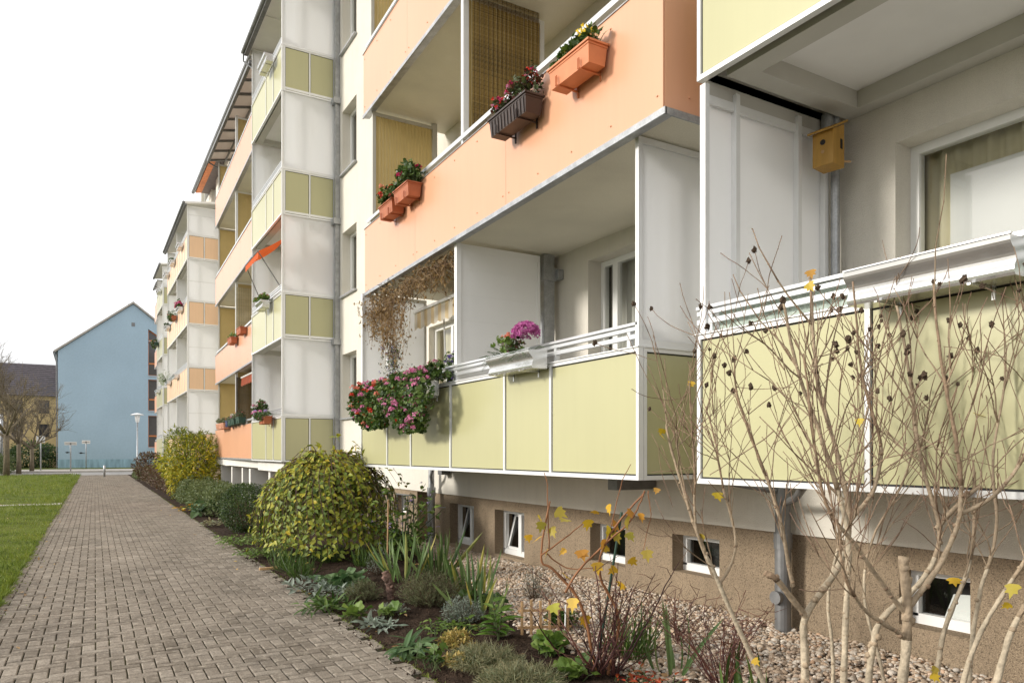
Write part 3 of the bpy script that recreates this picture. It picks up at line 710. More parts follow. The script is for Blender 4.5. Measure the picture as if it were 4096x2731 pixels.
q = MB(); q.prism([(3.8, 20.3, zz_(3.8) + .04), (W, 20.3, zz_(W) + .04), (W, 28.0, zz_(W) + .04), (3.8, 28.0, zz_(3.8) + .04)], (0, 0, .012))
M['canopysheet'] = frosted_mat('canopy_sheet', (0.66, 0.60, 0.54, 1), (0.55, 0.49, 0.44, 1), 0.6)
q.build('canopy_sheet', M['canopysheet'], cn)
# peach tower, green tower and orange stack far along
for k in range(4):
    alu_balcony(k, 33.5, 42.0, 3.75, list(np.linspace(33.5, 42.0, 10)), mat='peach', side=2, each=False, mid=zs(k)[1] + .85, ceiltop=None if k < 3 else 12.0, partition=37.8)
    alu_balcony(k, 44.7, 48.4, 3.75, list(np.linspace(44.7, 48.4, 5)), mat='green', side=2, each=False, ceiltop=None if k < 3 else 11.9)
    orange_balcony(k, 48.5, 3.78, 50.7, 3.82, [], side=False, endscreen=False)
c = MB(); c.prism([(3.64, 33.3, 12.02), (W, 33.3, 12.22), (W, 42.2, 12.22), (3.64, 42.2, 12.02)], (0, 0, .08), 1); c.tube([(3.60, 33.3, 12.05), (3.60, 42.2, 12.05)], .06, 8, 0); c.box(3.62, 3.72, 33.3, 42.2, 11.94, 12.02, 0)
c.prism([(3.64, 44.5, 11.95), (W, 44.5, 12.12), (W, 48.5, 12.12), (3.64, 48.5, 11.95)], (0, 0, .08), 1); c.tube([(3.60, 44.5, 11.97), (3.60, 48.5, 11.97)], .06, 8, 0)
c.build('canopy', [M['zincdark'], M['ceil']], house)
c = MB(); c.bar((3.75, 48.5, 11.75), (3.75, 50.8, 11.75), .08, .1); 
for y in np.linspace(48.6, 50.7, 4): c.bar((3.75, y, 11.75), (W, y, 12.1), .05, .07)
cn = c.build('canopy', M['zincdark'], house)
q = MB(); q.prism([(3.75, 48.5, 11.82), (W, 48.5, 12.16), (W, 50.8, 12.16), (3.75, 50.8, 11.82)], (0, 0, .012)); q.build('canopy_sheet', M['canopysheet'], cn)
# supports under the far stacks
def sup(*bx):
    c = MB(); c.box(*bx); c.build('support', M['whitecon'], house)
for (x, y, t_) in ((4.10, 19.3, .22), (4.05, 21.6, .22), (4.08, 22.9, .18), (4.1, 24.8, .18), (4.1, 26.9, .2)): sup(x, x + .7, y - t_ / 2, y + t_ / 2, -0.1, 1.14)
for q in ((3.98, 4.2, 17.2, 20.1, 1.14, 1.36), (4.2, 5.1, 20.15, 20.3, 1.14, 1.36), (4.05, 4.2, 20.31, 27.6, 1.18, 1.37)): sup(*q)
for y in (34, 37.7, 41.5, 45, 48): sup(4.0, 4.7, y, y + .2, -.1, 1.37)
for (y, w_) in ((18.6, .8), (20.8, .9), (25.6, .9)):
    e_ = MB(); e_.box(W - .03, W + .02, y, y + w_, -0.1, 0.9); e_.build('cellar_door', M['darkroom'], house)
# roof with eave, gutter and boarded orange soffit
c = MB(); c.prism([(4.55, -4.2, 13.82), (4.55, 37.3, 13.82), (W + .1, 37.3, 13.95), (W + .1, -4.2, 13.95)], (0, 0, .04), 0)
c.prism([(4.5, -4.2, 13.95), (11, -4.2, 17.2), (16.6, -4.2, 14.1), (16.6, -4.2, 13.8), (4.5, -4.2, 13.87)], (0, 41.5, 0), 1)
M['soffit'] = pmat('orange_boards', (0.55, 0.18, 0.06, 1), 0.7, var=0.2, vs=5); M['rooftile'] = pmat('grey_brown_roof', (0.12, 0.09, 0.08, 1), 0.7, var=0.2, vs=10)
rf = c.build('roof', [M['soffit'], M['rooftile']], house)
c = MB(); c.tube([(4.45, -4.2, 13.86), (4.45, 37.4, 13.86)], .08, 8); c.build('gutter', M['zincdark'], rf)
# ------------------------------------------------------------------ plant kit
def leaf_tpl(L=1.0, W=0.5, n=3, droop=0.25, fold=0.12, power=0.8, tip=0.5):
    """leaf along +Y, width along X, normal +Z; two halves folded along the midrib"""
    v = []; 
    for i in range(n + 1):
        t = i / n; w = W / 2 * (math.sin(math.pi * min(1, t ** tip * 1.0)) ** power if 0 < t < 1 else 0.02)
        z = -droop * t * t
        v += [(-w, L * t, z + fold * w), (0, L * t, z), (w, L * t, z + fold * w)]
    f = []
    for i in range(n):
        a = 3 * i; f += [(a, a + 1, a + 4, a + 3), (a + 1, a + 2, a + 5, a + 4)]
    return np.array(v), f
def lobed_tpl(n=5, depth=0.25, cup=0.15, sub=4):
    """round lobed leaf (geranium, mallow, vine) with its stalk point at the origin"""
    v = [(0, 0.0, 0)]; f = []; m = n * sub
    for i in range(m + 1):
        a = -math.pi * 0.86 + 2 * math.pi * 0.86 * i / m
        r = 0.5 * (1 - depth * (0.5 + 0.5 * math.cos(a * n / 0.86 / 1.0 * 0.5 * 2)))
        v.append((r * math.sin(a), 0.06 + r * math.cos(a), cup * r * (0.6 + 0.5 * math.sin(3 * a))))
    for i in range(m): f.append((0, i + 2, i + 1))
    return np.array(v), f
def star_tpl(pts, cup=0.1):
    v = [(0, 0.25, 0)] + [(x, y, cup * abs(x)) for x, y in pts]; n = len(pts)
    return np.array(v), [(0, i + 1, (i + 1) % n + 1) for i in range(n)]
IVY = star_tpl([(0.05, 0), (.28, .02), (.5, .2), (.3, .38), (.38, .62), (.14, .6), (0, 1), (-.14, .6), (-.38, .62), (-.3, .38), (-.5, .2), (-.28, .02), (-.05, 0)])
BLADE = leaf_tpl(1, 0.06, 4, 0.12, 0.3, 0.6, 0.75)
def frames(dirs, normals):
    """rotation matrices with +Y along dirs and +Z near normals"""
    d = dirs / (np.linalg.norm(dirs, axis=1)[:, None] + 1e-9)
    n = normals - d * np.sum(d * normals, 1)[:, None]
    ln = np.linalg.norm(n, axis=1)[:, None]; n = np.where(ln < 1e-3, np.array([[0, 0, 1.0]]), n / (ln + 1e-9))
    x = np.cross(d, n); return np.stack([x, d, n], 2)
LEAFCOL = {
    'green': [(0.028, 0.06, 0.010, 1), (0.06, 0.115, 0.018, 1), (0.11, 0.175, 0.03, 1)],
    'geranium': [(0.022, 0.050, 0.010, 1), (0.05, 0.10, 0.018, 1), (0.10, 0.165, 0.03, 1), (0.13, 0.19, 0.04, 1)],
    'dark': [(0.016, 0.036, 0.008, 1), (0.036, 0.072, 0.013, 1), (0.085, 0.13, 0.022, 1)],
    'golden': [(0.085, 0.14, 0.02, 1), (0.17, 0.23, 0.03, 1), (0.29, 0.32, 0.035, 1), (0.46, 0.41, 0.035, 1), (0.60, 0.42, 0.03, 1)],
    'yellow': [(0.10, 0.15, 0.02, 1), (0.24, 0.27, 0.02, 1), (0.46, 0.42, 0.02, 1), (0.62, 0.46, 0.02, 1)],
    'hedge': [(0.055, 0.085, 0.022, 1), (0.115, 0.15, 0.045, 1), (0.19, 0.22, 0.085, 1)],
    'brown': [(0.05, 0.022, 0.014, 1), (0.10, 0.05, 0.025, 1), (0.15, 0.09, 0.045, 1), (0.10, 0.11, 0.04, 1)],
    'silver': [(0.14, 0.18, 0.13, 1), (0.24, 0.29, 0.23, 1), (0.36, 0.40, 0.34, 1)],
    'iris': [(0.065, 0.125, 0.04, 1), (0.10, 0.17, 0.05, 1), (0.13, 0.20, 0.065, 1), (0.16, 0.23, 0.08, 1), (0.19, 0.25, 0.08, 1), (0.42, 0.34, 0.05, 1)],
    'heath': [(0.09, 0.12, 0.045, 1), (0.16, 0.185, 0.085, 1), (0.23, 0.21, 0.12, 1)],
    'straw': [(0.20, 0.19, 0.09, 1), (0.29, 0.26, 0.14, 1), (0.20, 0.24, 0.14, 1)],
    'bright': [(0.07, 0.14, 0.02, 1), (0.13, 0.21, 0.035, 1), (0.20, 0.28, 0.06, 1)],
    'blue_green': [(0.045, 0.10, 0.035, 1), (0.085, 0.155, 0.055, 1), (0.14, 0.22, 0.09, 1)],
    'dry': [(0.14, 0.08, 0.03, 1), (0.27, 0.17, 0.065, 1), (0.42, 0.28, 0.12, 1)],
    'varieg': [(0.42, 0.30, 0.08, 1), (0.58, 0.45, 0.16, 1), (0.16, 0.18, 0.03, 1)],
    'vine': [(0.58, 0.44, 0.03, 1), (0.62, 0.36, 0.03, 1), (0.45, 0.20, 0.04, 1), (0.42, 0.45, 0.06, 1)],
    'red': [(0.22, 0.02, 0.02, 1), (0.40, 0.05, 0.02, 1), (0.30, 0.10, 0.03, 1)],
    'begonia': [(0.09, 0.025, 0.02, 1), (0.05, 0.06, 0.02, 1), (0.07, 0.11, 0.03, 1)],
}
for k_, c_ in LEAFCOL.items(): M['leaf_' + k_] = pmat('leaf_' + k_, rough=0.34 if k_ == 'dark' else 0.5, var=0.15, vs=9, spec=0.4, ramp=c_, transl=0.28)
def fl(name, *cols): M['fl_' + name] = pmat('petals_' + name, rough=0.6, var=0.1, vs=20, spec=0.3, ramp=list(cols), transl=0.25)
fl('red', (0.45, 0.012, 0.01, 1), (0.75, 0.05, 0.02, 1)); fl('pink', (0.62, 0.14, 0.32, 1), (0.85, 0.36, 0.55, 1)); fl('magenta', (0.38, 0.05, 0.24, 1), (0.66, 0.22, 0.48, 1))
fl('white', (0.75, 0.72, 0.70, 1), (0.85, 0.84, 0.80, 1)); fl('violet', (0.07, 0.03, 0.22, 1), (0.20, 0.12, 0.45, 1)); fl('yellow', (0.8, 0.55, 0.02, 1), (0.85, 0.68, 0.05, 1))
fl('coral', (0.75, 0.18, 0.10, 1), (0.85, 0.35, 0.26, 1)); fl('crimson', (0.45, 0.01, 0.08, 1), (0.65, 0.03, 0.16, 1)); fl('lilac', (0.42, 0.28, 0.62, 1), (0.58, 0.42, 0.75, 1))
M['stem'] = pmat('green_stem', (0.07, 0.10, 0.03, 1), 0.7, var=0.2)
M['twig'] = pmat('brown_twig', (0.10, 0.06, 0.035, 1), 0.8, var=0.25, vs=8)
M['terracotta'] = pmat('terracotta_plastic', (0.42, 0.125, 0.05, 1), 0.55, var=0.12, vs=8)
M['orangebox'] = pmat('orange_plastic', (0.62, 0.22, 0.09, 1), 0.5, var=0.08, vs=8)
M['brownbox'] = pmat('brown_plastic', (0.045, 0.028, 0.022, 1), 0.45, var=0.1)
M['greenbox'] = pmat('green_plastic', (0.02, 0.06, 0.04, 1), 0.45, var=0.1)
M['bluebox'] = pmat('blue_plastic', (0.04, 0.055, 0.14, 1), 0.45, var=0.1)
M['peachbox'] = pmat('peach_ceramic', (0.62, 0.32, 0.20, 1), 0.7, var=0.12)
M['silverbox'] = pmat('silver_metal', (0.70, 0.70, 0.69, 1), 0.24, 0.75, var=0.03)
M['potsoil'] = M['soil']
def scatter_leaves(b, P, D, Nn, size, tpl, val=None, mat=0, jitter=0.2):
    P = np.asarray(P, float); N = len(P)
    if N == 0: return
    s = np.asarray(size) * np.ones(N) * NR.uniform(1 - jitter, 1 + jitter, N)
    b.inst(tpl[0], tpl[1], P, frames(np.asarray(D, float), np.asarray(Nn, float)), s, mat, NR.uniform(0, 1, N) if val is None else val)
def rnd_unit(N):
    q = NR.normal(size=(N, 3)); return q / np.linalg.norm(q, axis=1)[:, None]
def blossom(b, c, r, n=26, mat=0):
    """a flower head: little cupped petals over a ball"""
    d = rnd_unit(n); d[:, 2] = np.abs(d[:, 2]) * 0.9 - 0.1
    P = np.asarray(c) + d * r * NR.uniform(0.55, 1.0, (n, 1))
    t = leaf_tpl(1, 0.9, 2, -0.1, 0.2, 0.6)
    scatter_leaves(b, P, np.cross(d, rnd_unit(n)) + d * .3, d, r * 0.75, t, mat=mat)

# ------------------------------------------------------------------ flower boxes
def planter_root(name, Y, X, z, label, cat='flower box', group=None):
    return thing(name, (X, Y, z), label, cat, group)
def trough(root, L, style, mat):
    """box body in local coordinates around its top-centre; long axis = y, street side = -x"""
    b = MB(); h = .17; w = .19
    if style == 'ogee':
        prof = []
        for t in np.linspace(0, 1, 15): prof.append((-w / 2 + .045 * t - .016 * math.sin(t * 8.2 + .5), -h * t))
        prof = [(-w / 2 + .012, .0), (-w / 2 - .012, -.004)] + prof[1:]
        n = len(prof); v = []; f = []
        for y in (-L / 2, L / 2): v += [(x, y, z) for x, z in prof] + [(w / 2, y, -h), (w / 2, y, 0)]
        m = n + 2
        for i in range(m - 1): f.append((i, i + 1, m + i + 1, m + i))
        f += [tuple(range(m)), tuple(range(2 * m - 1, m - 1, -1))]
        b.add(v, [q[::-1] for q in f])
        b.box(-w / 2 - .012, -w / 2 + .01, -L / 2, L / 2, .001, .009)
    else:
        t = .82
        v = []
        for (z, s) in ((0, 1), (-h * .18, 1), (-h * .181, .95), (-h, t)):
            x, y = w / 2 * s, L / 2 * (1 - (1 - s) * .35); v += [(-x, -y, z), (x, -y, z), (x, y, z), (-x, y, z)]
        f = [(3, 2, 1, 0)[::-1]] if False else []
        for i in range(3):
            for j in range(4): f.append((i * 4 + j, (i + 1) * 4 + j, (i + 1) * 4 + (j + 1) % 4, i * 4 + (j + 1) % 4))
        f.append((15, 14, 13, 12)[::-1]); b.add(v, [q[::-1] for q in f])
        b.quad((-w / 2, -L / 2, -.02), (w / 2, -L / 2, -.02), (w / 2, L / 2, -.02), (-w / 2, L / 2, -.02))
        r_ = .012
        b.box(-w / 2 - r_, -w / 2 + .004, -L / 2 - r_, L / 2 + r_, -.012, .004); b.box(w / 2 - .004, w / 2 + r_, -L / 2 - r_, L / 2 + r_, -.012, .004)
        b.box(-w / 2, w / 2, -L / 2 - r_, -L / 2 + .004, -.012, .004); b.box(-w / 2, w / 2, L / 2 - .004, L / 2 + r_, -.012, .004)
        if style == 'ribbed':
            for i in range(11):
                y = -L / 2 + .05 + (L - .1) * i / 10
                b.prism([(-w / 2 * .955 - .003, y - .012, -h * .2), (-w / 2 * .955 - .003, y + .004, -h * .2), (-w / 2 * t - .005, y + .004, -h * .97), (-w / 2 * t - .005, y - .012, -h * .97)], (-.006, 0, 0))
    o = b.build('trough', M[mat], root, org=(0, 0, 0))
    for y in (-L * .28, L * .28):
        k = MB()
        k.box(-w / 2 * .85 - .014, w / 2 + .03, y - .008, y + .008, -h - .014, -h - .004)
        if style != 'ogee': k.box(-w / 2 * .9 - .022, -w / 2 * .9 - .012, y - .010, y - .005, -h - .014, -h + .07)
        if style != 'ogee': k.box(-w / 2 * .9 - .022, -w / 2 * .9 - .012, y + .005, y + .010, -h - .014, -h + .07)
        k.box(w / 2 + .018, w / 2 + .03, y - .008, y + .008, -h - .06, .03)
        k.build('bracket', M['silverbox' if style == 'ogee' else mat], root, org=(0, 0, 0))
    return o
def fill(root, L, leaf, flowers, n=220, h=.2, size=.05, spread=.12, hang=0.0, tpl=None, fr=.022, nf=10, lo=0.0, stems=True):
    """foliage and flower heads of one box"""
    tpl = tpl or lobed_tpl(5, .25, .2, 3)
    b = MB(); N = n
    y = NR.uniform(-L / 2, L / 2, N); r = NR.uniform(0, 1, N) ** .6; a = NR.uniform(0, 2 * math.pi, N)
    bump = 0.55 + .45 * np.sin(y * 13 + R.random() * 6) * np.sin(y * 5 + 1)
    P = np.stack([np.cos(a) * r * spread, y + np.sin(a) * r * .05, .02 + h * bump * np.sqrt(np.maximum(0, 1 - r ** 2)) * NR.uniform(.5, 1, N)], 1)
    if hang:
        q = NR.uniform(0, 1, N) < .72; hz = NR.uniform(-hang, h * .5, N); 
        bul = spread + .15 * np.sin(np.clip((hz + hang) / (hang + h), 0, 1) * math.pi) ** .7
        rr = NR.uniform(.2, 1, N) ** .5
        end = 1 + .16 * np.sin(np.clip((hz + hang) / (hang + h), 0, 1) * math.pi)
        y = y * (1.06 - .42 * np.clip((hz - (h * .5 - hang) / 2) / (hang * .62 + h * .3), -1, 1) ** 2) + .02 * np.sin(hz * 30)
        P[q] = np.stack([-bul[q] * rr[q] + .02, y[q] * end[q] * (0.72 + .28 * np.clip((hz[q] + hang) / (.6 * hang), 0, 1)), hz[q]], 1)
    D = np.stack([NR.normal(-.5, .6, N), NR.normal(0, .6, N), NR.normal(0 if not hang else -.3, .5, N)], 1)
    Nn = np.stack([NR.normal(-.7, .5, N), NR.normal(-.15, .5, N), NR.normal(.8, .4, N)], 1)
    scatter_leaves(b, P, D, Nn, size, tpl, jitter=.35)
    o = b.build('foliage', M['leaf_' + leaf], root, org=(0, 0, 0))
    if stems:
        s = MB()
        for i in range(min(60, N // 4)):
            q = P[i]; s.tube([(q[0] * .3, q[1] * .9, -.01), (q[0] * .7, q[1], max(q[2], 0) * .7), tuple(q)], [.004, .003, .002], 4)
        s.build('stems', M['stem'], root, org=(0, 0, 0))
    for nm, cnt in flowers:
        f = MB()
        idx = NR.choice(N, cnt, replace=cnt > N)
        for i in idx:
            c = P[i].copy(); c[2] += NR.uniform(.0, .035); c[0] -= NR.uniform(.0, .03) if not hang else NR.uniform(.01, .06)
            blossom(f, c, fr * NR.uniform(.7, 1.25))
        f.build('flowers', M['fl_' + nm], root, org=(0, 0, 0))
    return o
G1 = 'flower boxes hung on the balcony rails'
FB = [  # name, Y, X, ztop, length, style, colour, label, foliage kwargs
    ('flower_box', 2.02, 3.52, 2.535, .80, 'ogee', 'silverbox', 'long empty silver metal trough on the nearest green balcony behind the bare shrub', None),
    ('flower_box', 6.0, 3.55, 2.53, .82, 'ogee', 'silverbox', 'silver metal box with magenta chrysanthemums and fir sprigs on the nearest ground floor rail', 'chrys'),
    ('flower_box', 8.18, 3.54, 2.44, 1.08, 'ogee', 'silverbox', 'large hanging mass of pink geraniums on the green balcony front', dict(leaf='geranium', flowers=[('pink', 110), ('red', 6)], n=2300, h=.26, size=.060, hang=.60, fr=.030, spread=.18)),
    ('flower_box', 9.5, 3.54, 2.42, 1.15, 'ogee', 'silverbox', 'large hanging mass of red geraniums at the far end of the green balcony', dict(leaf='geranium', flowers=[('red', 42), ('pink', 26), ('coral', 26)], n=2300, h=.22, size=.060, hang=.50, fr=.030, spread=.18)),
    ('flower_box', 4.86, 3.46, 4.80, .56, 'plain', 'orangebox', 'pale orange plastic box with yellow pansies at the near end of the orange balcony', dict(leaf='green', flowers=[('yellow', 8)], n=240, h=.19, size=.055, tpl=IVY, spread=.09, fr=.03)),
    ('flower_box', 5.87, 3.47, 4.80, .68, 'ribbed', 'brownbox', 'dark brown ribbed box of red and pink begonias on the orange balcony', dict(leaf='begonia', flowers=[('red', 30), ('pink', 26), ('crimson', 14)], n=620, h=.34, size=.042, fr=.019, spread=.11)),
    ('flower_box', 8.72, 3.56, 4.97, .48, 'plain', 'terracotta', 'terracotta box of white and pink geraniums, upper one of the pair on the orange balcony', dict(leaf='green', flowers=[('white', 7), ('crimson', 9)], n=520, h=.40, size=.058, fr=.03, spread=.15)),
    ('flower_box', 9.32, 3.58, 4.94, .48, 'plain', 'terracotta', 'terracotta box of orange red geraniums, lower one of the pair on the orange balcony', dict(leaf='green', flowers=[('coral', 10), ('red', 6)], n=460, h=.34, size=.058, fr=.03, spread=.15)),
    ('flower_box', 17.75, 3.68, 10.78, .80, 'ogee', 'silverbox', 'empty silver box on the top balcony of the green tower', None),
    ('flower_box', 18.1, 3.68, 5.18, .70, 'ogee', 'silverbox', 'silver box with a red geranium on the green tower under the orange awning', dict(leaf='bright', flowers=[('red', 7)], n=280, h=.22, size=.06, spread=.16)),
    ('flower_box', 17.75, 3.68, 2.44, .55, 'plain', 'terracotta', 'terracotta box of lilac petunias on the lowest balcony of the green tower', dict(leaf='green', flowers=[('lilac', 12), ('pink', 8)], n=260, h=.20, size=.05, hang=.10, fr=.03)),
    ('flower_box', 18.55, 3.72, 2.60, .60, 'plain', 'greenbox', 'bushy box of white and crimson flowers on the lowest green tower balcony', dict(leaf='green', flowers=[('white', 13), ('crimson', 9), ('pink', 7)], n=420, h=.34, size=.055, fr=.036, spread=.18)),
    ('flower_box', 21.3, 3.78, 5.04, .60, 'plain', 'terracotta', 'empty terracotta box beside the green tower on the far orange balcony', dict(leaf='dry', flowers=[], n=24, h=.1, size=.03, spread=.06)),
    ('flower_box', 22.9, 3.80, 4.98, .65, 'plain', 'terracotta', 'terracotta box with a yellow flower on the far orange balcony', dict(leaf='bright', flowers=[('yellow', 3)], n=120, h=.16, size=.05)),
    ('flower_box', 24.9, 3.84, 2.52, 1.5, 'ribbed', 'peachbox', 'long peach coloured box of wilting plants on the lowest far orange balcony', dict(leaf='heath', flowers=[('pink', 3)], n=420, h=.22, size=.05)),
    ('flower_box', 23.55, 3.82, 2.55, .34, 'plain', 'bluebox', 'small blue box at the end of the row of green boxes', dict(leaf='heath', flowers=[('red', 2)], n=90, h=.18, size=.04)),
    ('flower_box', 23.05, 3.82, 2.56, .50, 'plain', 'greenbox', 'dark green box beside the small blue one on the lowest orange balcony', dict(leaf='heath', flowers=[], n=90, h=.15, size=.04)),
    ('flower_box', 22.45, 3.81, 2.57, .50, 'plain', 'greenbox', 'dark green box with a pale pink flower, middle of the green row', dict(leaf='heath', flowers=[('white', 1), ('pink', 2)], n=130, h=.2, size=.04, fr=.04)),
    ('flower_box', 21.6, 3.80, 2.58, .50, 'plain', 'greenbox', 'dark green box of reddish plants nearest the green tower', dict(leaf='begonia', flowers=[('coral', 3)], n=180, h=.28, size=.04)),
    ('flower_box', 35.2, 3.62, 10.72, .9, 'ogee', 'silverbox', 'silver box nearest on the top peach balcony', None),
    ('flower_box', 38.4, 3.62, 10.72, .9, 'ogee', 'silverbox', 'silver box with low green plants, second on the top peach balcony', dict(leaf='green', flowers=[], n=120, h=.15, size=.06)),
    ('flower_box', 41.2, 3.62, 10.72, .9, 'ogee', 'silverbox', 'silver box at the far end of the top peach balcony', None),
    ('flower_box', 35.2, 3.62, 7.94, .9, 'ogee', 'silverbox', 'silver box with bright pink flowers on the second highest peach balcony', dict(leaf='green', flowers=[('crimson', 16), ('pink', 8)], n=200, h=.45, size=.07, fr=.06)),
    ('flower_box', 37.6, 3.62, 7.94, .9, 'plain', 'terracotta', 'brown box with trailing plants on the second highest peach balcony', dict(leaf='green', flowers=[('coral', 3)], n=220, h=.4, size=.07, hang=.2)),
    ('flower_box', 40.6, 3.62, 7.94, .9, 'ogee', 'silverbox', 'silver box with dark leaves, far end of the peach balcony second from the top', dict(leaf='dark', flowers=[], n=150, h=.2, size=.07)),
    ('flower_box', 36.8, 3.62, 5.15, .9, 'ogee', 'silverbox', 'plain silver box on the peach balcony third from the top', None),
    ('flower_box', 40.2, 3.62, 5.15, .9, 'ogee', 'silverbox', 'silver box with a shaggy pale green bush on the peach balcony', dict(leaf='bright', flowers=[], n=420, h=.75, size=.10, spread=.28, hang=.2, tpl=leaf_tpl(1, .14))),
    ('flower_box', 35.6, 3.62, 2.40, .9, 'ogee', 'silverbox', 'silver box with dark flowers on the lowest peach balcony', dict(leaf='dark', flowers=[('crimson', 6)], n=120, h=.3, size=.06)),
    ('flower_box', 38.6, 3.62, 2.40, 1.1, 'ogee', 'silverbox', 'bare silver box on the lowest peach balcony', None),
    ('flower_box', 45.6, 3.62, 10.72, 1.0, 'ogee', 'silverbox', 'silver box on the top balcony of the farthest green tower', None),
    ('flower_box', 47.2, 3.62, 7.94, 1.0, 'plain', 'greenbox', 'box of trailing plants on the farthest green tower, second balcony from the top', dict(leaf='dark', flowers=[], n=160, h=.3, size=.09, hang=.3)),
    ('flower_box', 46.4, 3.62, 5.15, 1.2, 'ogee', 'silverbox', 'long silver box on the middle balcony of the farthest green tower', None),
]
for (nm, Y, X, z, L, st, mt, lab, kw) in FB:
    r = planter_root(nm, Y, X, z, lab, group=G1); trough(r, min(L, .52) if kw and kw != 'chrys' and kw.get('hang', 0) > .4 else L, st, mt)
    if kw == 'chrys':
        s = MB()          # fir sprigs
        for i in range(34):
            y0 = R.uniform(-L / 2, L / 2); an = R.uniform(-2.6, 2.6); ln = R.uniform(.12, .26); up = R.uniform(-.25, .55)
            p0 = np.array([R.uniform(-.06, .05), y0, .0]); dd = np.array([-abs(math.cos(an)) * .75 + .1, math.sin(an), up]); dd /= np.linalg.norm(dd)
            p1 = p0 + dd * ln * .6; p2 = p0 + dd * ln + np.array([0, 0, -.04])
            s.tube([p0, p1, p2], [.0035, .003, .0015], 4, 0, .2)
            tt = np.linspace(.15, 1, 26); Q = np.array([p0 * (1 - t) ** 2 + 2 * p1 * t * (1 - t) + p2 * t * t for t in tt]).repeat(2, 0)
            sd = np.cross(dd, [0, 0, 1]); sd /= np.linalg.norm(sd); D = np.tile(np.stack([sd + dd * .7, -sd + dd * .7]), (26, 1))
            scatter_leaves(s, Q, D, np.tile([0, 0, 1.0], (52, 1)), .038, leaf_tpl(1, .10, 2, .1, .1))
        s.build('fir_sprigs', M['leaf_blue_green'], r, org=(0, 0, 0))
        f = MB()          # mum cushion
        d_ = rnd_unit(300); d_ = d_[d_[:, 2] > -.15][:105]
        for q in d_: blossom(f, np.array([-.02, -.22, .15]) + q * np.array([.105, .135, .115]), .024, 20)
        f.build('chrysanthemum', M['fl_magenta'], r, org=(0, 0, 0))
        g = MB(); N = 90; P = np.stack([NR.normal(-.03, .06, N), NR.normal(.10, .09, N), NR.uniform(.02, .17, N)], 1)
        scatter_leaves(g, P, NR.normal(size=(N, 3)), NR.normal(size=(N, 3)) + [-.4, 0, 1], .05, lobed_tpl(5, .15, .2, 3)); g.build('foliage', M['leaf_bright'], r, org=(0, 0, 0))
        g = MB(); N = 70; P = np.stack([NR.normal(-.03, .05, N), NR.normal(.0, .06, N), NR.uniform(.02, .15, N)], 1)
        scatter_leaves(g, P, NR.normal(size=(N, 3)), NR.normal(size=(N, 3)) + [-.4, 0, 1], .035, lobed_tpl(5, .15, .2, 3)); g.build('foliage', M['leaf_begonia'], r, org=(0, 0, 0))
        g = MB(); blossom(g, (-.04, .07, .18), .035, 30); blossom(g, (0, .25, .2), .02, 16); g.build('flowers', M['fl_coral'], r, org=(0, 0, 0))
    elif kw: fill(r, L, **kw)
# hanging pot with violet flowers on its pole
r = thing('hanging_pot', (3.92, 10.2, 2.98), 'white hanging pot of trailing violet flowers beside the dried vine', 'flower pot')
b = MB(); b.lathe([(.075, -.10), (.09, 0.0), (.115, .10), (.122, .115), (.122, .13), (.11, .13), (.10, .1)], n=20); b.build('pot', M['white'], r, org=(0, 0, 0))
b = MB()
for a in (0, 2.1, 4.2): b.tube([(.11 * math.cos(a), .11 * math.sin(a), .12), (0, 0, .42)], .003, 4)
b.tube([(0, 0, .42), (0, 0, 1.08)], .003, 4); b.tube([(0.02, .03, .45), (0.02, .03, -.62)], .012, 8); b.build('hanger', M['white'], r, org=(0, 0, 0))
b = MB(); N = 420; t = NR.uniform(0, 1, N); P = np.stack([NR.normal(-.04, .07, N), NR.normal(-.16, .075, N), .2 - .52 * t + NR.normal(0, .04, N)], 1)
scatter_leaves(b, P, NR.normal(size=(N, 3)) + [0, 0, -.6], NR.normal(size=(N, 3)) + [-.6, 0, .5], .036, leaf_tpl(1, .45)); b.build('foliage', M['leaf_dark'], r, org=(0, 0, 0))
f = MB()
for i in NR.choice(N, 60): blossom(f, P[i] + [-.03, -.01, 0], .016, 10)
f.build('flowers', M['fl_violet'], r, org=(0, 0, 0))
r = thing('violet_plant', (3.98, 8.35, 2.3), 'tall violet flowering plant behind the rail next to the white partition', 'plant')
b = MB(); s = MB(); f = MB()
for i in range(9):
    tx, ty, hh = R.uniform(-.08, .08), R.uniform(-.25, .30), R.uniform(.35, .72)
    s.tube([(0, 0, -.8), (tx * .5, ty * .6, hh * .4), (tx, ty, hh)], [.006, .005, .003], 5)
    N = 60; t = NR.uniform(.0, 1, N); P = np.stack([tx * t + NR.normal(0, .04, N), ty * t + NR.normal(0, .05, N), hh * t], 1)
    scatter_leaves(b, P, NR.normal(size=(N, 3)) + [0, 0, -.3], NR.normal(size=(N, 3)) + [-.5, 0, .6], .07, leaf_tpl(1, .3))
    for q in P[:5]: blossom(f, (tx + R.uniform(-.04, .04), ty + R.uniform(-.04, .04), hh - R.uniform(0, .22)), .026, 12)
s.build('stems', M['stem'], r, org=(0, 0, 0)); b.build('foliage', M['leaf_green'], r, org=(0, 0, 0)); f.build('flowers', M['fl_violet'], r, org=(0, 0, 0))
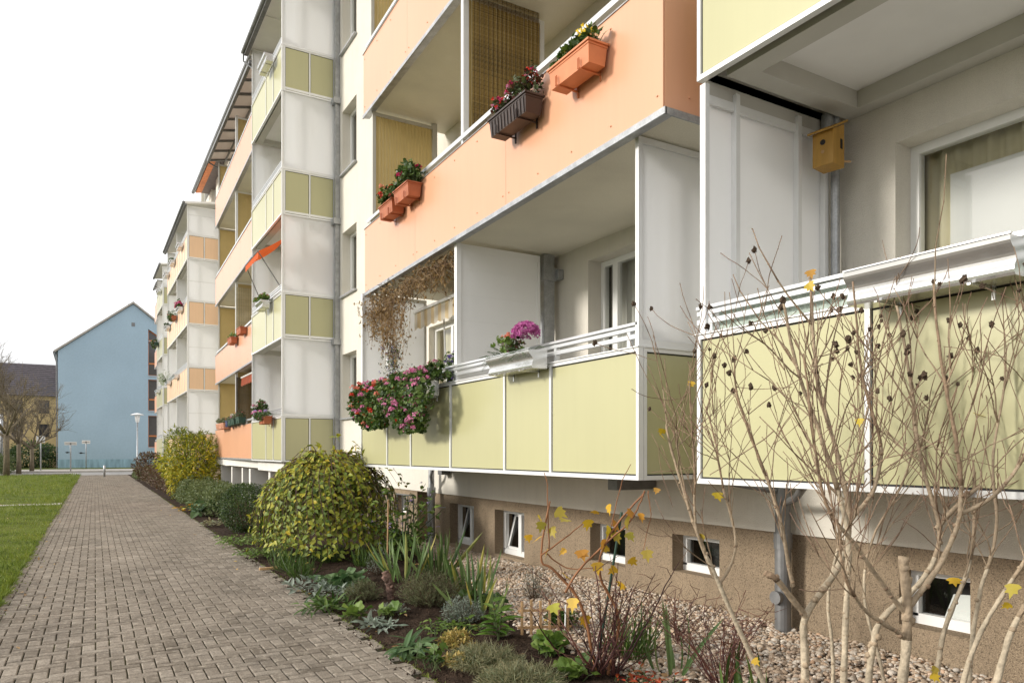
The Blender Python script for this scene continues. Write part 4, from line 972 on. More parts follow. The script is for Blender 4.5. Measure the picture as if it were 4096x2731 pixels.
# dried vine under the orange balcony
r = thing('dried_vine', (3.8, 9.9, 3.9), 'brown dried climbing vine hanging from the orange balcony edge', 'vine')
s = MB(); b = MB()
def wob(p, q, n, amp):
    p, q = np.array(p, float), np.array(q, float); t = np.linspace(0, 1, n)[:, None]
    P = p + (q - p) * t; o = np.cumsum(NR.normal(0, amp, (n, 3)), 0); o -= o[-1] * t * .6; o[0] = 0; return P + o
LP = []; 
for i in range(190):      # tangle along the soffit
    y0 = R.uniform(-2.0, .95); P = wob((R.uniform(-.1, .12), y0, R.uniform(-.22, .12) * (1 if y0 > -.8 else .45) + .10 * (-y0 / 3)), (R.uniform(-.12, .2), max(-2.15, y0 + R.uniform(-.5, .5)), R.uniform(-.3, .08)), 9, .035)
    if i < 28: P[:, 1] += -.6 * 0
    s.tube(P, [.0055 - .0004 * k for k in range(9)], 5, 0, R.random()); LP += [P[k] for k in range(9)]
for i in range(90):      # hanging strands
    c = R.choice([.25, .1, -.1, -.35, .55, .85]); y0 = c + R.gauss(0, .10); ln = R.uniform(.35, 1.0) if c < .5 else R.uniform(.2, .6)
    P = wob((R.uniform(-.1, .1), y0, -.1), (R.uniform(-.1, .12), y0 + R.gauss(0, .06), -.1 - ln), 10, .014)
    s.tube(P, .0028, 4, 0, R.random()); LP += [P[k] for k in range(2, 10)] * 2
s.build('stems', pmat('dry_stems', rough=.85, var=.2, ramp=[(0.10, .055, .03, 1), (.26, .17, .09, 1), (.36, .26, .15, 1)]), r, org=(0, 0, 0))
LP = np.array(LP); LP = LP[NR.choice(len(LP), 2900)] + NR.normal(0, .03, (2900, 3))
scatter_leaves(b, LP, NR.normal(size=(2900, 3)) * .5 + [0, 0, -1], NR.normal(size=(2900, 3)), .042, leaf_tpl(1, .55, 2, .5, .5), jitter=.5); b.build('leaves', M['leaf_dry'], r, org=(0, 0, 0))
# striped awning, orange awning, blinds
M['stripe'] = pmat('striped_awning_cloth', rough=.85, var=.04, ramp=[(0.72, 0.66, 0.56, 1), (0.70, 0.55, 0.33, 1), (0.72, 0.66, 0.56, 1)], transl=.2)
r = thing('striped_awning', (4.3, 9.0, 3.69), 'pale yellow striped awning with scalloped valance inside the ground floor balcony', 'awning')
b = MB(); y0, y1 = 7.72, 10.25; n_ = 96
def aw_z(y): return 0
for i in range(n_):
    ya, yb = y0 + (y1 - y0) * i / n_, y0 + (y1 - y0) * (i + 1) / n_
    sc_a = .235 + .03 * abs(math.sin((ya - y0) / .24 * math.pi)) ; sc_b = .235 + .03 * abs(math.sin((yb - y0) / .24 * math.pi))
    st_ = [0.0, .5][int((ya - y0) / .12) % 2]
    b.quad((4.3, ya, 3.69), (4.3, yb, 3.69), (4.30, yb, 3.69 - sc_b), (4.30, ya, 3.69 - sc_a), 0, st_)
    b.quad((4.3, ya, 3.70), (4.3, yb, 3.70), (5.10, yb, 3.98), (5.10, ya, 3.98), 0, st_)
b.build('cloth', M['stripe'], r)
b = MB(); b.box(4.275, 4.315, y0, y1, 3.68, 3.72); b.tube([(5.08, y0, 3.98), (5.08, y1, 3.98)], .045, 10)
for y in (y0 + .3, y1 - .3): b.bar((4.3, y, 3.69), (5.1, y, 3.72), .02, .03)
b.tube([(4.45, 9.55, 3.66), (4.5, 9.5, 2.3)], .012, 6); b.build('frame', M['white'], r)
M['orangecloth'] = pmat('orange_awning_cloth', (0.70, 0.12, 0.02, 1), .8, var=.1, transl=.3)
r = thing('orange_awning', (3.84, 18.3, 7.0), 'orange folding awning propped out on two rods from the middle green tower balcony', 'awning')
# built on the third balcony: cloth from the ceiling front down and out to a front bar
za, zb_ = 6.72, 6.22; b = MB()
def awp(u, t): return (4.10 - .72 * t, 17.05 + 1.5 * u, za - .10 - (za - zb_) * t - .05 * math.sin(t * 3.1) * (0.6 + .4 * math.sin(u * 9)))
nu, nt_ = 24, 6
V = [awp(i / nu, j / nt_) for j in range(nt_ + 1) for i in range(nu + 1)]
b.add(V, [(j * (nu + 1) + i, j * (nu + 1) + i + 1, (j + 1) * (nu + 1) + i + 1, (j + 1) * (nu + 1) + i) for j in range(nt_) for i in range(nu)])
for i in range(nu):
    p, q = awp(i / nu, 1), awp((i + 1) / nu, 1); d1 = .12 + .05 * abs(math.sin(i * .9)); d2 = .12 + .05 * abs(math.sin((i + 1) * .9))
    b.quad(p, q, (q[0], q[1], q[2] - d2), (p[0], p[1], p[2] - d1))
b.build('cloth', M['orangecloth'], r)
b = MB(); p, q = awp(0, 1), awp(1, 1); b.tube([p, q], .014, 6); b.tube([awp(.02, 1), (3.9, 17.1, 5.35)], .012, 6); b.tube([awp(.98, 1), (3.9, 19.2, 5.35)], .012, 6)
b.tube([(4.15, 17.9, 5.3), (4.15, 17.9, 6.82)], .02, 6); b.tube([awp(0, 0), awp(1, 0)], .014, 6); b.build('frame', M['zincdark'], r)
def reed(name, x0, x1, y, z0, z1, ramp, lab, cat='blind'):
    """mat of horizontal reeds tied with dark threads, hung facing the street end"""
    b = MB(); n = int((z1 - z0) / .014)
    for i in range(n):
        z = z0 + (z1 - z0) * (i + .5) / n; s_ = .005
        b.add([(x0, y, z - s_), (x1, y, z - s_), (x1, y - .005, z), (x0, y - .005, z), (x1, y, z + s_), (x0, y, z + s_)], [(0, 1, 2, 3), (3, 2, 4, 5)], 0, min(1, max(0, R.gauss(.45, .2) + .25 * math.sin(z * 9))))
    k = int((x1 - x0) / .06)
    for i in range(k):
        x = x0 + (x1 - x0) * (i + .5) / k; b.box(x - .0016, x + .0016, y - .0075, y - .004, z0, z1, 1)
    o = b.build(name, [pmat(name + '_reeds', rough=.75, var=.12, vs=5, ramp=ramp, transl=.12), M['brownbox']], org=((x0 + x1) / 2, y, z0)); tag(o, lab, cat); return o
reed('bamboo_blind', 3.80, 4.70, 7.385, 4.3, 6.98, [(.14, .09, .025, 1), (.26, .17, .045, 1), (.36, .25, .08, 1)], 'brown bamboo mat hung on the divider of the second floor orange balcony')
reed('bamboo_blind', 4.02, 4.72, 23.55, 4.2, 6.65, [(.48, .42, .27, 1), (.60, .53, .36, 1), (.66, .60, .44, 1)], 'cream reed mat on the far orange balcony, second level')
reed('bamboo_blind', 4.02, 4.72, 23.55, 1.5, 3.9, [(.05, .033, .015, 1), (.09, .06, .03, 1), (.12, .08, .04, 1)], 'dark brown reed mat on the lowest far orange balcony')
r = thing('red_awning', (4.2, 22.0, 3.85), 'rolled rust red awning with scalloped edge at the top of the lowest far orange balcony', 'awning')
b = MB(); 
for i in range(40):
    ya, yb = 20.5 + 2.9 * i / 40, 20.5 + 2.9 * (i + 1) / 40; a_ = .2 + .06 * abs(math.sin(i * .8)); c_ = .2 + .06 * abs(math.sin((i + 1) * .8))
    b.quad((4.15, ya, 3.85), (4.15, yb, 3.85), (4.13, yb, 3.85 - c_), (4.13, ya, 3.85 - a_)); b.quad((4.15, ya, 3.86), (4.15, yb, 3.86), (4.7, yb, 3.95), (4.7, ya, 3.95))
b.build('cloth', pmat('rust_cloth', (.30, .06, .02, 1), .85, var=.15, transl=.2), r); b = MB(); b.tube([(4.15, 20.5, 3.87), (4.15, 23.4, 3.87)], .03, 8); b.build('bar', M['white'], r)
# bird box on the drainpipe
r = thing('bird_house', (4.80, 3.52, 3.72), 'yellow wooden nest box with a round hole hung on the pipe in the nearest balcony', 'bird house')
M['ywood'] = pmat('varnished_yellow_wood', (.44, .245, .05, 1), .5, var=.15, vs=4, stretch=(5, 5, .7), spec=.4, stain=(9, .35, (.28, .15, .03, 1)))
b = MB(); b.box(-.085, .085, -.08, .08, 0, .25)
v = [(-.085, -.08, .25), (.085, -.08, .25), (.085, .08, .25), (-.085, .08, .25)]
b.prism([(-.085, -.08, .2501), (.085, -.08, .2501), (.085, -.08, .33)], (0, .16, 0)); b.build('box', M['ywood'], r, org=(0, 0, 0), bevel=.003)
b = MB(); b.prism([(-.125, -.1, .235), (-.125, -.1, .25), (.10, -.1, .36), (.10, -.1, .345)], (0, .2, 0)); b.build('roof', M['ywood'], r, org=(0, 0, 0))
b = MB(); b.tube([(-.086, .0, .17), (-.089, .0, .17)], .02, 16); b.box(.02, .05, -.084, -.081, .13, .20); b.build('entrance_hole', M['seal'], r, org=(0, 0, 0))
b = MB(); b.tube([(-.09, 0, .10), (-.088, 0, .10)], .013, 10); b.tube([(.05, -.05, .05), (.14, -.1, .055)], .008, 6); b.build('perch', M['wood'], r, org=(0, 0, 0))
r.rotation_euler = (0, 0, rad(10))
# ------------------------------------------------------------------ the far end: houses, lamp, signs, trees
b_ = thing('blue_building', (4.15, 80, 0), 'tall blue gable end house closing the end of the path', 'building')
M['blue'] = pmat('blue_render', (0.36, 0.475, 0.56, 1), .9, var=.06, vs=.25, fine=.03, fs=6, bump=.1, bs=20, spec=.15, stain=(.35, .45, (.31, .42, .51, 1)))
M['bluebase'] = pmat('blue_base_streaked', (0.27, 0.40, 0.47, 1), .9, var=.25, vs=1.2, stretch=(3, 3, .6), spec=.15)
M['orangeframe'] = pmat('orange_window_frame', (0.60, .20, .06, 1), .5)
m = MB(); x0, x1, xr, ze, zr = -2.08, 10.4, 4.15, 11.05, 16.0
def gz(x): return ze + (zr - ze) * (1 - abs(x - xr) / (xr - x0))
WX0, WX1 = 5.46, 6.62
wins = [(2.1, 5.2), (5.7, 8.75), (9.15, 12.45)]
def gp(pts): m.add([(x, 80, z) for x, z in pts], [tuple(range(len(pts)))])
gp([(x0, .95), (xr, .95), (xr, zr), (x0, ze)]); gp([(xr, .95), (WX0, .95), (WX0, gz(WX0)), (xr, zr)]); gp([(WX1, .95), (x1, .95), (x1, ze), (WX1, gz(WX1))])
gp([(WX0, .95), (WX1, .95), (WX1, 2.1), (WX0, 2.1)]); gp([(WX0, 5.2), (WX1, 5.2), (WX1, 5.7), (WX0, 5.7)]); gp([(WX0, 8.75), (WX1, 8.75), (WX1, 9.15), (WX0, 9.15)]); gp([(WX0, 13.7), (WX1, 12.9), (WX1, gz(WX1)), (WX0, gz(WX0))])
m.quad((x0, 80, .0), (x0, 98, 0), (x0, 98, ze), (x0, 80, ze)); m.quad((x1, 98, .0), (x1, 80, 0), (x1, 80, ze), (x1, 98, ze)); m.add([(x0, 98, 0), (x1, 98, 0), (x1, 98, ze), (xr, 98, zr), (x0, 98, ze)], [(0, 1, 2, 3, 4)])
for x in (WX0, WX1): m.quad((x, 80, 2.1), (x, 80.5, 2.1), (x, 80.5, 13.7), (x, 80, 13.7))
m.build('wall', M['blue'], b_)
m = MB(); m.box(x0 - .005, x1 + .005, 79.99, 80.2, 0, .95); m.build('base', M['bluebase'], b_)
m = MB()
for s_, xa in ((-1, x0 - .35), (1, x1 + .35)):
    zz = ze - .28 + .05
    m.prism([(xa, 79.8, zz), (xr, 79.8, zr + .05), (xr, 79.8, zr + .25), (xa, 79.8, zz + .2)], (0, 18.4, 0))
rf = m.build('roof', M['kerb'], b_)
m = MB(); m.tube([(x0 - .3, 79.8, ze - .2), (x0 - .3, 98, ze - .2)], .1, 8); m.tube([(x0 - .12, 80.1, ze - .3), (x0 - .08, 80.1, 0)], .05, 8); m.build('gutter', M['zincdark'], rf)
m = MB(); m.tube([(3.95, 85, 14), (3.95, 85, 18.0)], .03, 6); m.build('antenna', M['zinc'], b_)
m = MB(); m.box(4.0, 4.3, 79.97, 80.1, 13.85, 14.2); m.build('vent', M['zincdark'], b_)
for (a, c) in wins + [(12.6, 13.65)]:
    m = MB(); top = c if c < 13 else None
    for (p, q) in (((WX0, a), (WX1, a)), ((WX0, c), (WX1, c if top else c - .75))): m.bar((p[0], 80.3, p[1]), (q[0], 80.3, q[1]), .08, .12)
    for x in (WX0, WX1): m.box(x - .06, x + .06, 80.26, 80.34, a, c if x == WX0 or top else c - .75)
    if top: m.box(WX0, WX1, 80.26, 80.34, a + (c - a) * .36 - .07, a + (c - a) * .36 + .07)
    f_ = m.build('window', M['orangeframe'], b_)
    m = MB(); m.add([(WX0, 80.33, a), (WX1, 80.33, a), (WX1, 80.33, c if top else c - .75), (WX0, 80.33, c)], [(0, 1, 2, 3)]); m.build('pane', pmat('dark_pane', (.07, .065, .065, 1), .08, var=.1, spec=.6) if 'dp' not in M else M['dp'], f_)
    m = MB(); m.box(WX0, WX1, 79.95, 80.3, a - .12, a - .065); m.build('sill', M['zinc'], f_)
for (x, z) in ((-1.25, 1.55 + .05), (-.15, 1.55)):
    m = MB(); n_ = 9
    m.add([(x + .24 * math.cos(t) * (1 + .3 * math.sin(5 * t)), 79.985, z + .055 * math.sin(t) * (1 + .6 * math.cos(3 * t))) for t in np.linspace(0, 6.28, 18)[:-1]], [tuple(range(17))]); m.build('dark_stain', M['seal'], b_)
y_ = thing('yellow_house', (-12, 95, 0), 'yellow rendered house with a purple brown tiled roof behind the bare trees', 'house')
M['yellow'] = pmat('yellow_render', (.62, .45, .22, 1), .9, var=.06, vs=.4, spec=.15); M['purpletile'] = pmat('purple_brown_tiles', (.085, .073, .08, 1), .75, var=.25, vs=3, spec=.3)
hs = []
for x in np.arange(-31.2, 1.5, 2.45):
    for z in (.75, 3.25, 5.85): hs.append((x, x + 1.0, z, z + 1.45))
m = holes_wall(-34, 3, 0, 7.9, [(a, c, d, e) for a, c, d, e in hs], 95, .18)
for V in m.V: V[:, [0, 1]] = V[:, [1, 0]]
m.box(-34, 3, 95.25, 107, 0, 7.85); m.box(-34.1, 3.1, 94.85, 95.1, 7.6, 7.9); m.build('wall', M['yellow'], y_)
m = MB(); rows = 16
for i in range(rows):
    t, u = i / rows, (i + 1.15) / rows
    m.add([(-34.4, 94.5 + 6.2 * t, 7.75 + 4.0 * t + .07), (3.4, 94.5 + 6.2 * t, 7.75 + 4.0 * t + .07), (3.4, 94.5 + 6.2 * u, 7.75 + 4.0 * u), (-34.4, 94.5 + 6.2 * u, 7.75 + 4.0 * u), (-34.4, 94.5 + 6.2 * t, 7.75 + 4.0 * t - .05), (3.4, 94.5 + 6.2 * t, 7.75 + 4.0 * t - .05)], [(0, 1, 2, 3), (4, 5, 1, 0)], 0, R.random())
m.prism([(-34.4, 100.7, 11.7), (-34.4, 107, 7.7), (-34.4, 95, 7.7)], (37.8, 0, 0)); m.build('roof', M['purpletile'], y_)
for a, c, d, e in hs:
    m = MB(); m.box(a, c, 95.12, 95.17, d, d + .07); m.box(a, c, 95.12, 95.17, e - .07, e); m.box(a, c, 95.12, 95.17, d + .42, d + .47)
    for x in (a, c - .07, (a + c) / 2 - .03): m.box(x, x + .07, 95.121, 95.169, d, e)
    f_ = m.build('window', M['brownbox'], y_); p = MB(); p.quad((a, 95.16, d), (c, 95.16, d), (c, 95.16, e), (a, 95.16, e)); p.build('pane', pmat('house_pane', (.05, .045, .045, 1), .1, var=0), f_)
# street lamp
r = thing('street_lamp', (3.72, 66.0, 0), 'slim street lamp with a flat round hat in front of the blue house', 'street lamp')
b = MB(); b.lathe([(.085, 0), (.085, 1.0), (.06, 1.05), (.055, 4.0)], n=12); b.build('pole', M['zinc'], r, org=(0, 0, 0), smooth=True)
b = MB(); b.lathe([(.09, 4.0), (.13, 4.05), (.19, 4.45), (.20, 4.55)], n=16); b.build('glass_body', M['frost'], r, org=(0, 0, 0), smooth=True)
b = MB(); b.lathe([(.50, 4.60), (.47, 4.64), (.2, 4.74), (.0, 4.78)], n=20); b.lathe([(.0, 4.58), (.5, 4.595)], n=20); b.build('hat', M['alu'], r, org=(0, 0, 0), smooth=True)
def post(name, x, y, h, r_, lab, cat, plate=None, mat='zinc'):
    r = thing(name, (x, y, 0), lab, cat); b = MB(); b.lathe([(r_, -.05), (r_, h), (r_ * .6, h + .03)], n=12); b.build('post', M[mat], r, org=(0, 0, 0), smooth=True)
    if plate:
        w, hh, z, dark = plate; b = MB(); b.box(-w / 2, w / 2, -.055, -.04, z - hh / 2, z + hh / 2, 0)
        b.build('plate', M['whitecon' if dark else 'alu'], r, org=(0, 0, 0), bevel=.02)
        if dark: b = MB(); b.box(-w * .42, w * .42, -.075, -.056, z - .02, z + .02); b.box(-.05, .05, -.09, -.0, z - .1, z + .06); b.build('clamp', M['zincdark'], r, org=(0, 0, 0))
        else: b = MB(); b.box(-w / 2 + .03, w / 2 - .03, -.064, -.056, z - hh * .33, z - hh * .28); b.build('line', M['zincdark'], r, org=(0, 0, 0))
    return r
post('sign_post', -.92, 69.1, 2.42, .05, 'wide pale sign board seen from behind left of centre before the blue wall', 'sign', (.86, .26, 2.32, True))
post('sign_post', .18, 77.6, 2.55, .04, 'smaller pale sign board on a thin post close to the blue wall', 'sign', (.66, .30, 2.55, True))
post('sign_post', -3.15, 73.7, 2.9, .05, 'square white sign on a post in front of the yellow house', 'sign', (.62, .55, 2.72, False))
post('bollard', 1.17, 55.1, .72, .065, 'grey round steel bollard standing in the path end', 'bollard')
post('metal_pole', -5.55, 69.5, 4.6, .11, 'blue grey metal pole among the bare trees', 'pole')
def grow(b, p, d, L, r, depth, spread, twigs, nseg=4, up=.25, val=.5, minr=.004):
    P = [np.array(p, float)]; d = np.array(d, float)
    for i in range(nseg):
        d = d + NR.normal(0, .11, 3) + np.array([0, 0, up * .12]); d /= np.linalg.norm(d); P.append(P[-1] + d * L / nseg)
    rs = [max(minr, r * (1 - .45 * i / nseg)) for i in range(nseg + 1)]
    b.tube(P, rs, 6 if r > .03 else 4, 0, val)
    if depth == 0: twigs.append((P[-1], d)); return
    for i in range(R.choice([3, 4, 4, 5]) if depth > 1 else R.choice([3, 4, 5])):
        t = R.uniform(.35, 1); k = min(nseg - 1, int(t * nseg)); q = P[k] + (P[k + 1] - P[k]) * (t * nseg - k)
        nd = d * R.uniform(.6, 1) + NR.normal(0, spread, 3); nd[2] += up; nd /= np.linalg.norm(nd)
        grow(b, q, nd, L * R.uniform(.5, .8), r * .5 * (1.1 - .3 * t), depth - 1, spread, twigs, nseg, up, val, minr)
M['bark'] = pmat('grey_brown_bark', (.17, .14, .10, 1), .9, var=.25, vs=5, fine=.2, fs=30, bump=.5, bs=25, spec=.1, stain=(2.5, .4, (.13, .13, .06, 1)))
def bare_tree(x, y, h, r_, lab):
    t = thing('bare_tree', (x, y, 0), lab, 'tree', 'bare trees beside the lawn')
    b = MB(); fz = h * .34; b.tube([(0, 0, -.1), (.02, .0, fz * .5), (0, .02, fz)], [r_ * 1.25, r_, r_ * .92], 10); b.build('trunk', M['bark'], t, org=(0, 0, 0), smooth=True)
    b = MB(); tw = []
    for i in range(6):
        a = i * 1.05 + R.uniform(-.3, .3); e = R.uniform(.55, 1.15) if i else 1.5
        grow(b, (0, .02, fz * R.uniform(.88, 1)), (math.cos(a) * math.cos(e), math.sin(a) * math.cos(e), math.sin(e)), h * .37, r_ * .5, 3 if i % 3 else 4, .40, tw, 4, .20, minr=.0075)
    b.build('crown', M['bark'], t, org=(0, 0, 0), smooth=True); return t
bare_tree(-4.45, 59.0, 8.3, .17, 'tallest bare tree, thick trunk at the far end of the lawn')
bare_tree(-4.15, 65.0, 6.6, .15, 'bare tree in the middle of the three trunks by the lawn')
bare_tree(-3.65, 71.0, 6.2, .15, 'bare tree nearest the blue house')
bare_tree(-6.6, 62.0, 6.8, .14, 'bare tree at the left edge of the photo')
# ------------------------------------------------------------------ shrubs and hedges
def leafy(name, loc, label, cat, shape, N, size, tpl, leaf, group=None, out=.7, droop=0.0, stems=0, jitter=.35, valfn=None, stemh=None, twigmat='twig'):
    """shape(n) -> points and outward directions, local"""
    r = thing(name, loc, label, cat, group); P, O = shape(N)
    D = O * out + NR.normal(0, .55, (N, 3)) + np.array([0, 0, -droop]); Nn = O + NR.normal(0, .45, (N, 3)) + np.array([0, 0, .5])
    b = MB(); scatter_leaves(b, P, D, Nn, size, tpl, jitter=jitter, val=None if valfn is None else valfn(P)); b.build('foliage', M['leaf_' + leaf], r, org=(0, 0, 0))
    if stems:
        s = MB(); idx = NR.choice(N, stems)
        for i in idx:
            q = P[i] * .94; s.tube([(q[0] * .12, q[1] * .12, 0), (q[0] * .55, q[1] * .55, q[2] * .55), tuple(q)], [.012, .008, .003], 5)
        s.build('stems', M[twigmat], r, org=(0, 0, 0))
    return r
def ball(rx, ry, h, z0=0.0, shell=.35, lump=.12, seed=0):
    ph = [R.uniform(0, 6) for _ in range(6)]
    def f(n):
        d = rnd_unit(n); rr = 1 - shell * NR.uniform(0, 1, n) ** 1.6
        k = 1 + lump * (np.sin(d[:, 0] * 5 + ph[0]) * np.sin(d[:, 1] * 4 + ph[1]) + .6 * np.sin(d[:, 2] * 7 + ph[2] + 3 * d[:, 0]) + .4 * np.sin(9 * d[:, 1] + ph[3]) * np.sin(8 * d[:, 0] + ph[4]))
        P = d * (rr * k)[:, None] * np.array([rx, ry, h / 2]) + np.array([0, 0, z0 + h / 2]); P[:, 2] = np.maximum(P[:, 2], .02)
        return P, d
    return f
def strip(x0, x1, L, h, lump=.1, skew=0.0):
    ph = [R.uniform(0, 6) for _ in range(6)]
    def f(n):
        y = NR.uniform(-L / 2, L / 2, n); a = NR.uniform(-.15, math.pi + .15, n); rr = 1 - .35 * NR.uniform(0, 1, n) ** 1.7
        k = 1 + lump * (np.sin(y * 2.3 + ph[0]) + .7 * np.sin(y * 5.1 + ph[1] + a * 2) + .5 * np.sin(y * 9 + a * 5 + ph[2]))
        e = np.clip((L / 2 - np.abs(y)) / (.35), .35, 1) ** .5
        w = (x1 - x0) / 2; cx = (x0 + x1) / 2
        X = cx + np.sign(np.cos(a)) * np.abs(np.cos(a)) ** .6 * w * rr * k * e + skew * y; Z = np.abs(np.sin(a)) ** .6 * h * rr * k * e
        return np.stack([X, y, np.maximum(Z, .02)], 1), np.stack([np.cos(a), np.sign(y) * (np.abs(y) > L / 2 - .3) * .8, np.sin(a)], 1)
    return f
OV = leaf_tpl(1, .52, 3, .18, .12, .75); SM = leaf_tpl(1, .55, 2, .1, .2, .7); LAN = leaf_tpl(1, .26, 3, .25, .2, .8)
leafy('box_bush', (2.80, 15.3, 0), 'dark green clipped round box bush beside the path', 'bush', ball(.50, .5, .98, 0, .25, .05), 9500, .036, SM, 'dark', stems=40)
leafy('yellow_bush', (3.25, 27.6, 0), 'tall loose bush turning yellow in front of the orange balconies', 'bush', ball(1.08, 1.15, 2.32, .05, .55, .16), 6200, .15, LAN, 'yellow', stems=90, valfn=lambda P: np.clip(NR.normal(.78, .3, len(P)) - (P[:, 2] / 2.3) * .55, 0, 1))
def sprays():  # upright shoots sticking out of the yellow bush
    b = MB(); s = MB()
    for i in range(26):
        a = R.uniform(0, 6.28); rr = R.uniform(.1, .95); x, y = rr * math.cos(a), rr * math.sin(a); z0 = 1.2 + .85 * math.sqrt(max(0, 1 - rr * rr)); hh = R.uniform(.2, .5)
        q = np.array([x, y, z0]); e = q + np.array([x * .25 + R.gauss(0, .06), y * .25, hh]); s.tube([q * [.5, .5, .5], q, e], [.012, .008, .003], 4)
        N = 16; t = NR.uniform(0, 1, N)[:, None]; P = q + (e - q) * t; scatter_leaves(b, P, NR.normal(0, 1, (N, 3)) * [1, 1, .4] + [0, 0, .7], NR.normal(0, 1, (N, 3)) + [0, 0, .6], .13, LAN, val=NR.uniform(0, .45, N))
    return b, s
yb = [o for o in COL.objects if o.name == 'yellow_bush'][0]; b, s = sprays(); b.build('shoots', M['leaf_yellow'], yb, org=(0, 0, 0)); s.build('shoot_stems', M['twig'], yb, org=(0, 0, 0))
leafy('low_hedge', (0, 23.4, 0), 'low grey green hedge between the box bush and the yellow bush', 'hedge', strip(2.62, 3.75, 9.4, .72, .07, .0), 15000, .062, SM, 'hedge', stems=0)
leafy('cotoneaster', (0, 33.4, 0), 'reddish brown low hedge beyond the yellow bush', 'hedge', strip(2.75, 3.6, 9.0, .88, .10), 7500, .085, SM, 'brown')
leafy('cotoneaster', (0, 42.4, 0), 'brown low hedge farther along the path edge', 'hedge', strip(2.8, 3.6, 8.0, .80, .12), 5200, .095, SM, 'brown')
leafy('low_hedge', (0, 49.8, 0), 'small grey green bush at the far end of the planting', 'hedge', strip(2.7, 3.6, 5.5, .62, .1), 3000, .10, SM, 'hedge')
leafy('brown_bush', (3.35, 46.0, 0), 'round russet brown bush rising behind the low hedges', 'bush', ball(.95, 1.0, 1.62, 0, .35, .12), 3600, .11, SM, 'brown', stems=30)
leafy('green_hedge', (-9.3, 67, 0), 'tall dark green hedge behind the bare trees at the left edge', 'hedge', strip(-5.0, 4.3, 13, 1.75, .07), 15000, .17, SM, 'hedge', valfn=lambda P: np.clip(NR.normal(.35, .25, len(P)), 0, 1))
leafy('dark_bush', (-4.0, 82, 0), 'dark green bush under the yellow house windows', 'bush', ball(2.3, 1.6, 2.6, 0, .3, .12), 3600, .22, SM, 'dark')
leafy('dark_bush', (-1.6 - 6.4, 84, 0), 'broad dark bush left of the square sign', 'bush', ball(2.4, 1.6, 2.0, 0, .3, .12), 3000, .22, SM, 'dark')
# weeping willow bush: grafted dome of hanging shoots
def spline5(P, n=6):
    P = [np.array(p, float) for p in P]; o = []
    for k in range(len(P) - 1):
        p0, p1, p2, p3 = P[max(0, k - 1)], P[k], P[k + 1], P[min(len(P) - 1, k + 2)]
        for i in range(n):
            u = i / n; o.append(.5 * ((2 * p1) + (-p0 + p2) * u + (2 * p0 - 5 * p1 + 4 * p2 - p3) * u * u + (-p0 + 3 * p1 - 3 * p2 + p3) * u ** 3))
    o.append(P[-1]); return np.array(o)
r = thing('weeping_bush', (3.24, 11.1, 0), 'big umbrella shaped weeping bush with green and golden leaves beside the path', 'bush')
s = MB(); b = MB(); LP, LD, LN, LV = [], [], [], []
s.tube([(0, 0, -.05), (.02, 0, .6), (0, .02, 1.18)], [.05, .042, .05], 8)
for i in range(330):
    a = R.uniform(0, 6.283); Rr = (1.05 + .12 * math.sin(3 * a + 1) + R.gauss(0, .07)) * (.38 + .62 * R.random() ** .55); top = 1.52 + R.gauss(0, .06) - .34 * (Rr / 1.2) ** 3
    end = R.uniform(.08, .4) + (.25 if Rr < .7 else 0); zig = R.uniform(0, 6)
    ctrl = [np.array([0, 0, 1.15]), np.array([Rr * .45 * math.cos(a), Rr * .45 * math.sin(a), top + .04]), np.array([Rr * .85 * math.cos(a), Rr * .85 * math.sin(a), top - .16]), np.array([Rr * math.cos(a + .06), Rr * math.sin(a + .06), (top + end) / 2]), np.array([Rr * 1.05 * math.cos(a + .1), Rr * 1.05 * math.sin(a + .1), end])]
    T = np.linspace(0, 4, 17); P = []
    for t in T:
        k = min(3, int(t)); u = t - k; p0, p1, p2, p3 = ctrl[max(0, k - 1)], ctrl[k], ctrl[k + 1], ctrl[min(4, k + 2)]
        P.append(.5 * ((2 * p1) + (-p0 + p2) * u + (2 * p0 - 5 * p1 + 4 * p2 - p3) * u * u + (-p0 + 3 * p1 - 3 * p2 + p3) * u ** 3))
    P = np.array(P); s.tube(P, np.linspace(.007, .0018, 17), 4)
    n_ = R.randint(25, 34)
    for j in range(n_):
        t = R.uniform(.16, 1) * 16; k = min(15, int(t)); q = P[k] + (P[k + 1] - P[k]) * (t - k); tg = P[k + 1] - P[k]; tg /= np.linalg.norm(tg)
        o = np.array([math.cos(a), math.sin(a), 0.25]); sd = np.cross(tg, o) * (1 if j % 2 else -1)
        LP.append(q + sd * .01); LD.append(tg * .55 + sd * .75 + o * .35 + NR.normal(0, .3, 3) + [0, 0, -.15]); LN.append(o + NR.normal(0, .3, 3) + [0, 0, .55])
        LV.append(min(1, max(0, R.gauss(.34, .2) + (.22 if R.random() < .22 else 0) + .12 * (q[2] > 1.25))))
for (ax, ay, ex, ey, zt, ez) in ((.1, .02, .12, .0, 1.5, 1.86), (.5, -.4, .95, -.75, 1.55, 1.12), (-.4, -.2, -.95, -.45, 1.5, 1.1), (.7, .1, 1.25, .2, 1.5, 1.0), (-.7, -.3, -1.25, -.6, 1.3, .7), (.2, -.7, .35, -1.3, 1.4, .6), (-.2, -.3, -.3, -.6, 1.62, 1.5), (.3, -.2, .5, -.3, 1.66, 1.48)):   # shoots that escape the dome
    P = spline5([(0, 0, 1.2), (ax, ay, zt), ((ax + ex) / 2, (ay + ey) / 2, (zt + ez) / 2 + .12), (ex, ey, ez)]); s.tube(P, np.linspace(.006, .002, len(P)), 4)
    for j in range(16):
        q = P[R.randrange(5, len(P))]; LP.append(q + NR.normal(0, .012, 3)); LD.append(NR.normal(0, .7, 3) + [ax, ay, .1]); LN.append(NR.normal(0, .5, 3) + [0, -.3, .8]); LV.append(R.uniform(.3, .75))
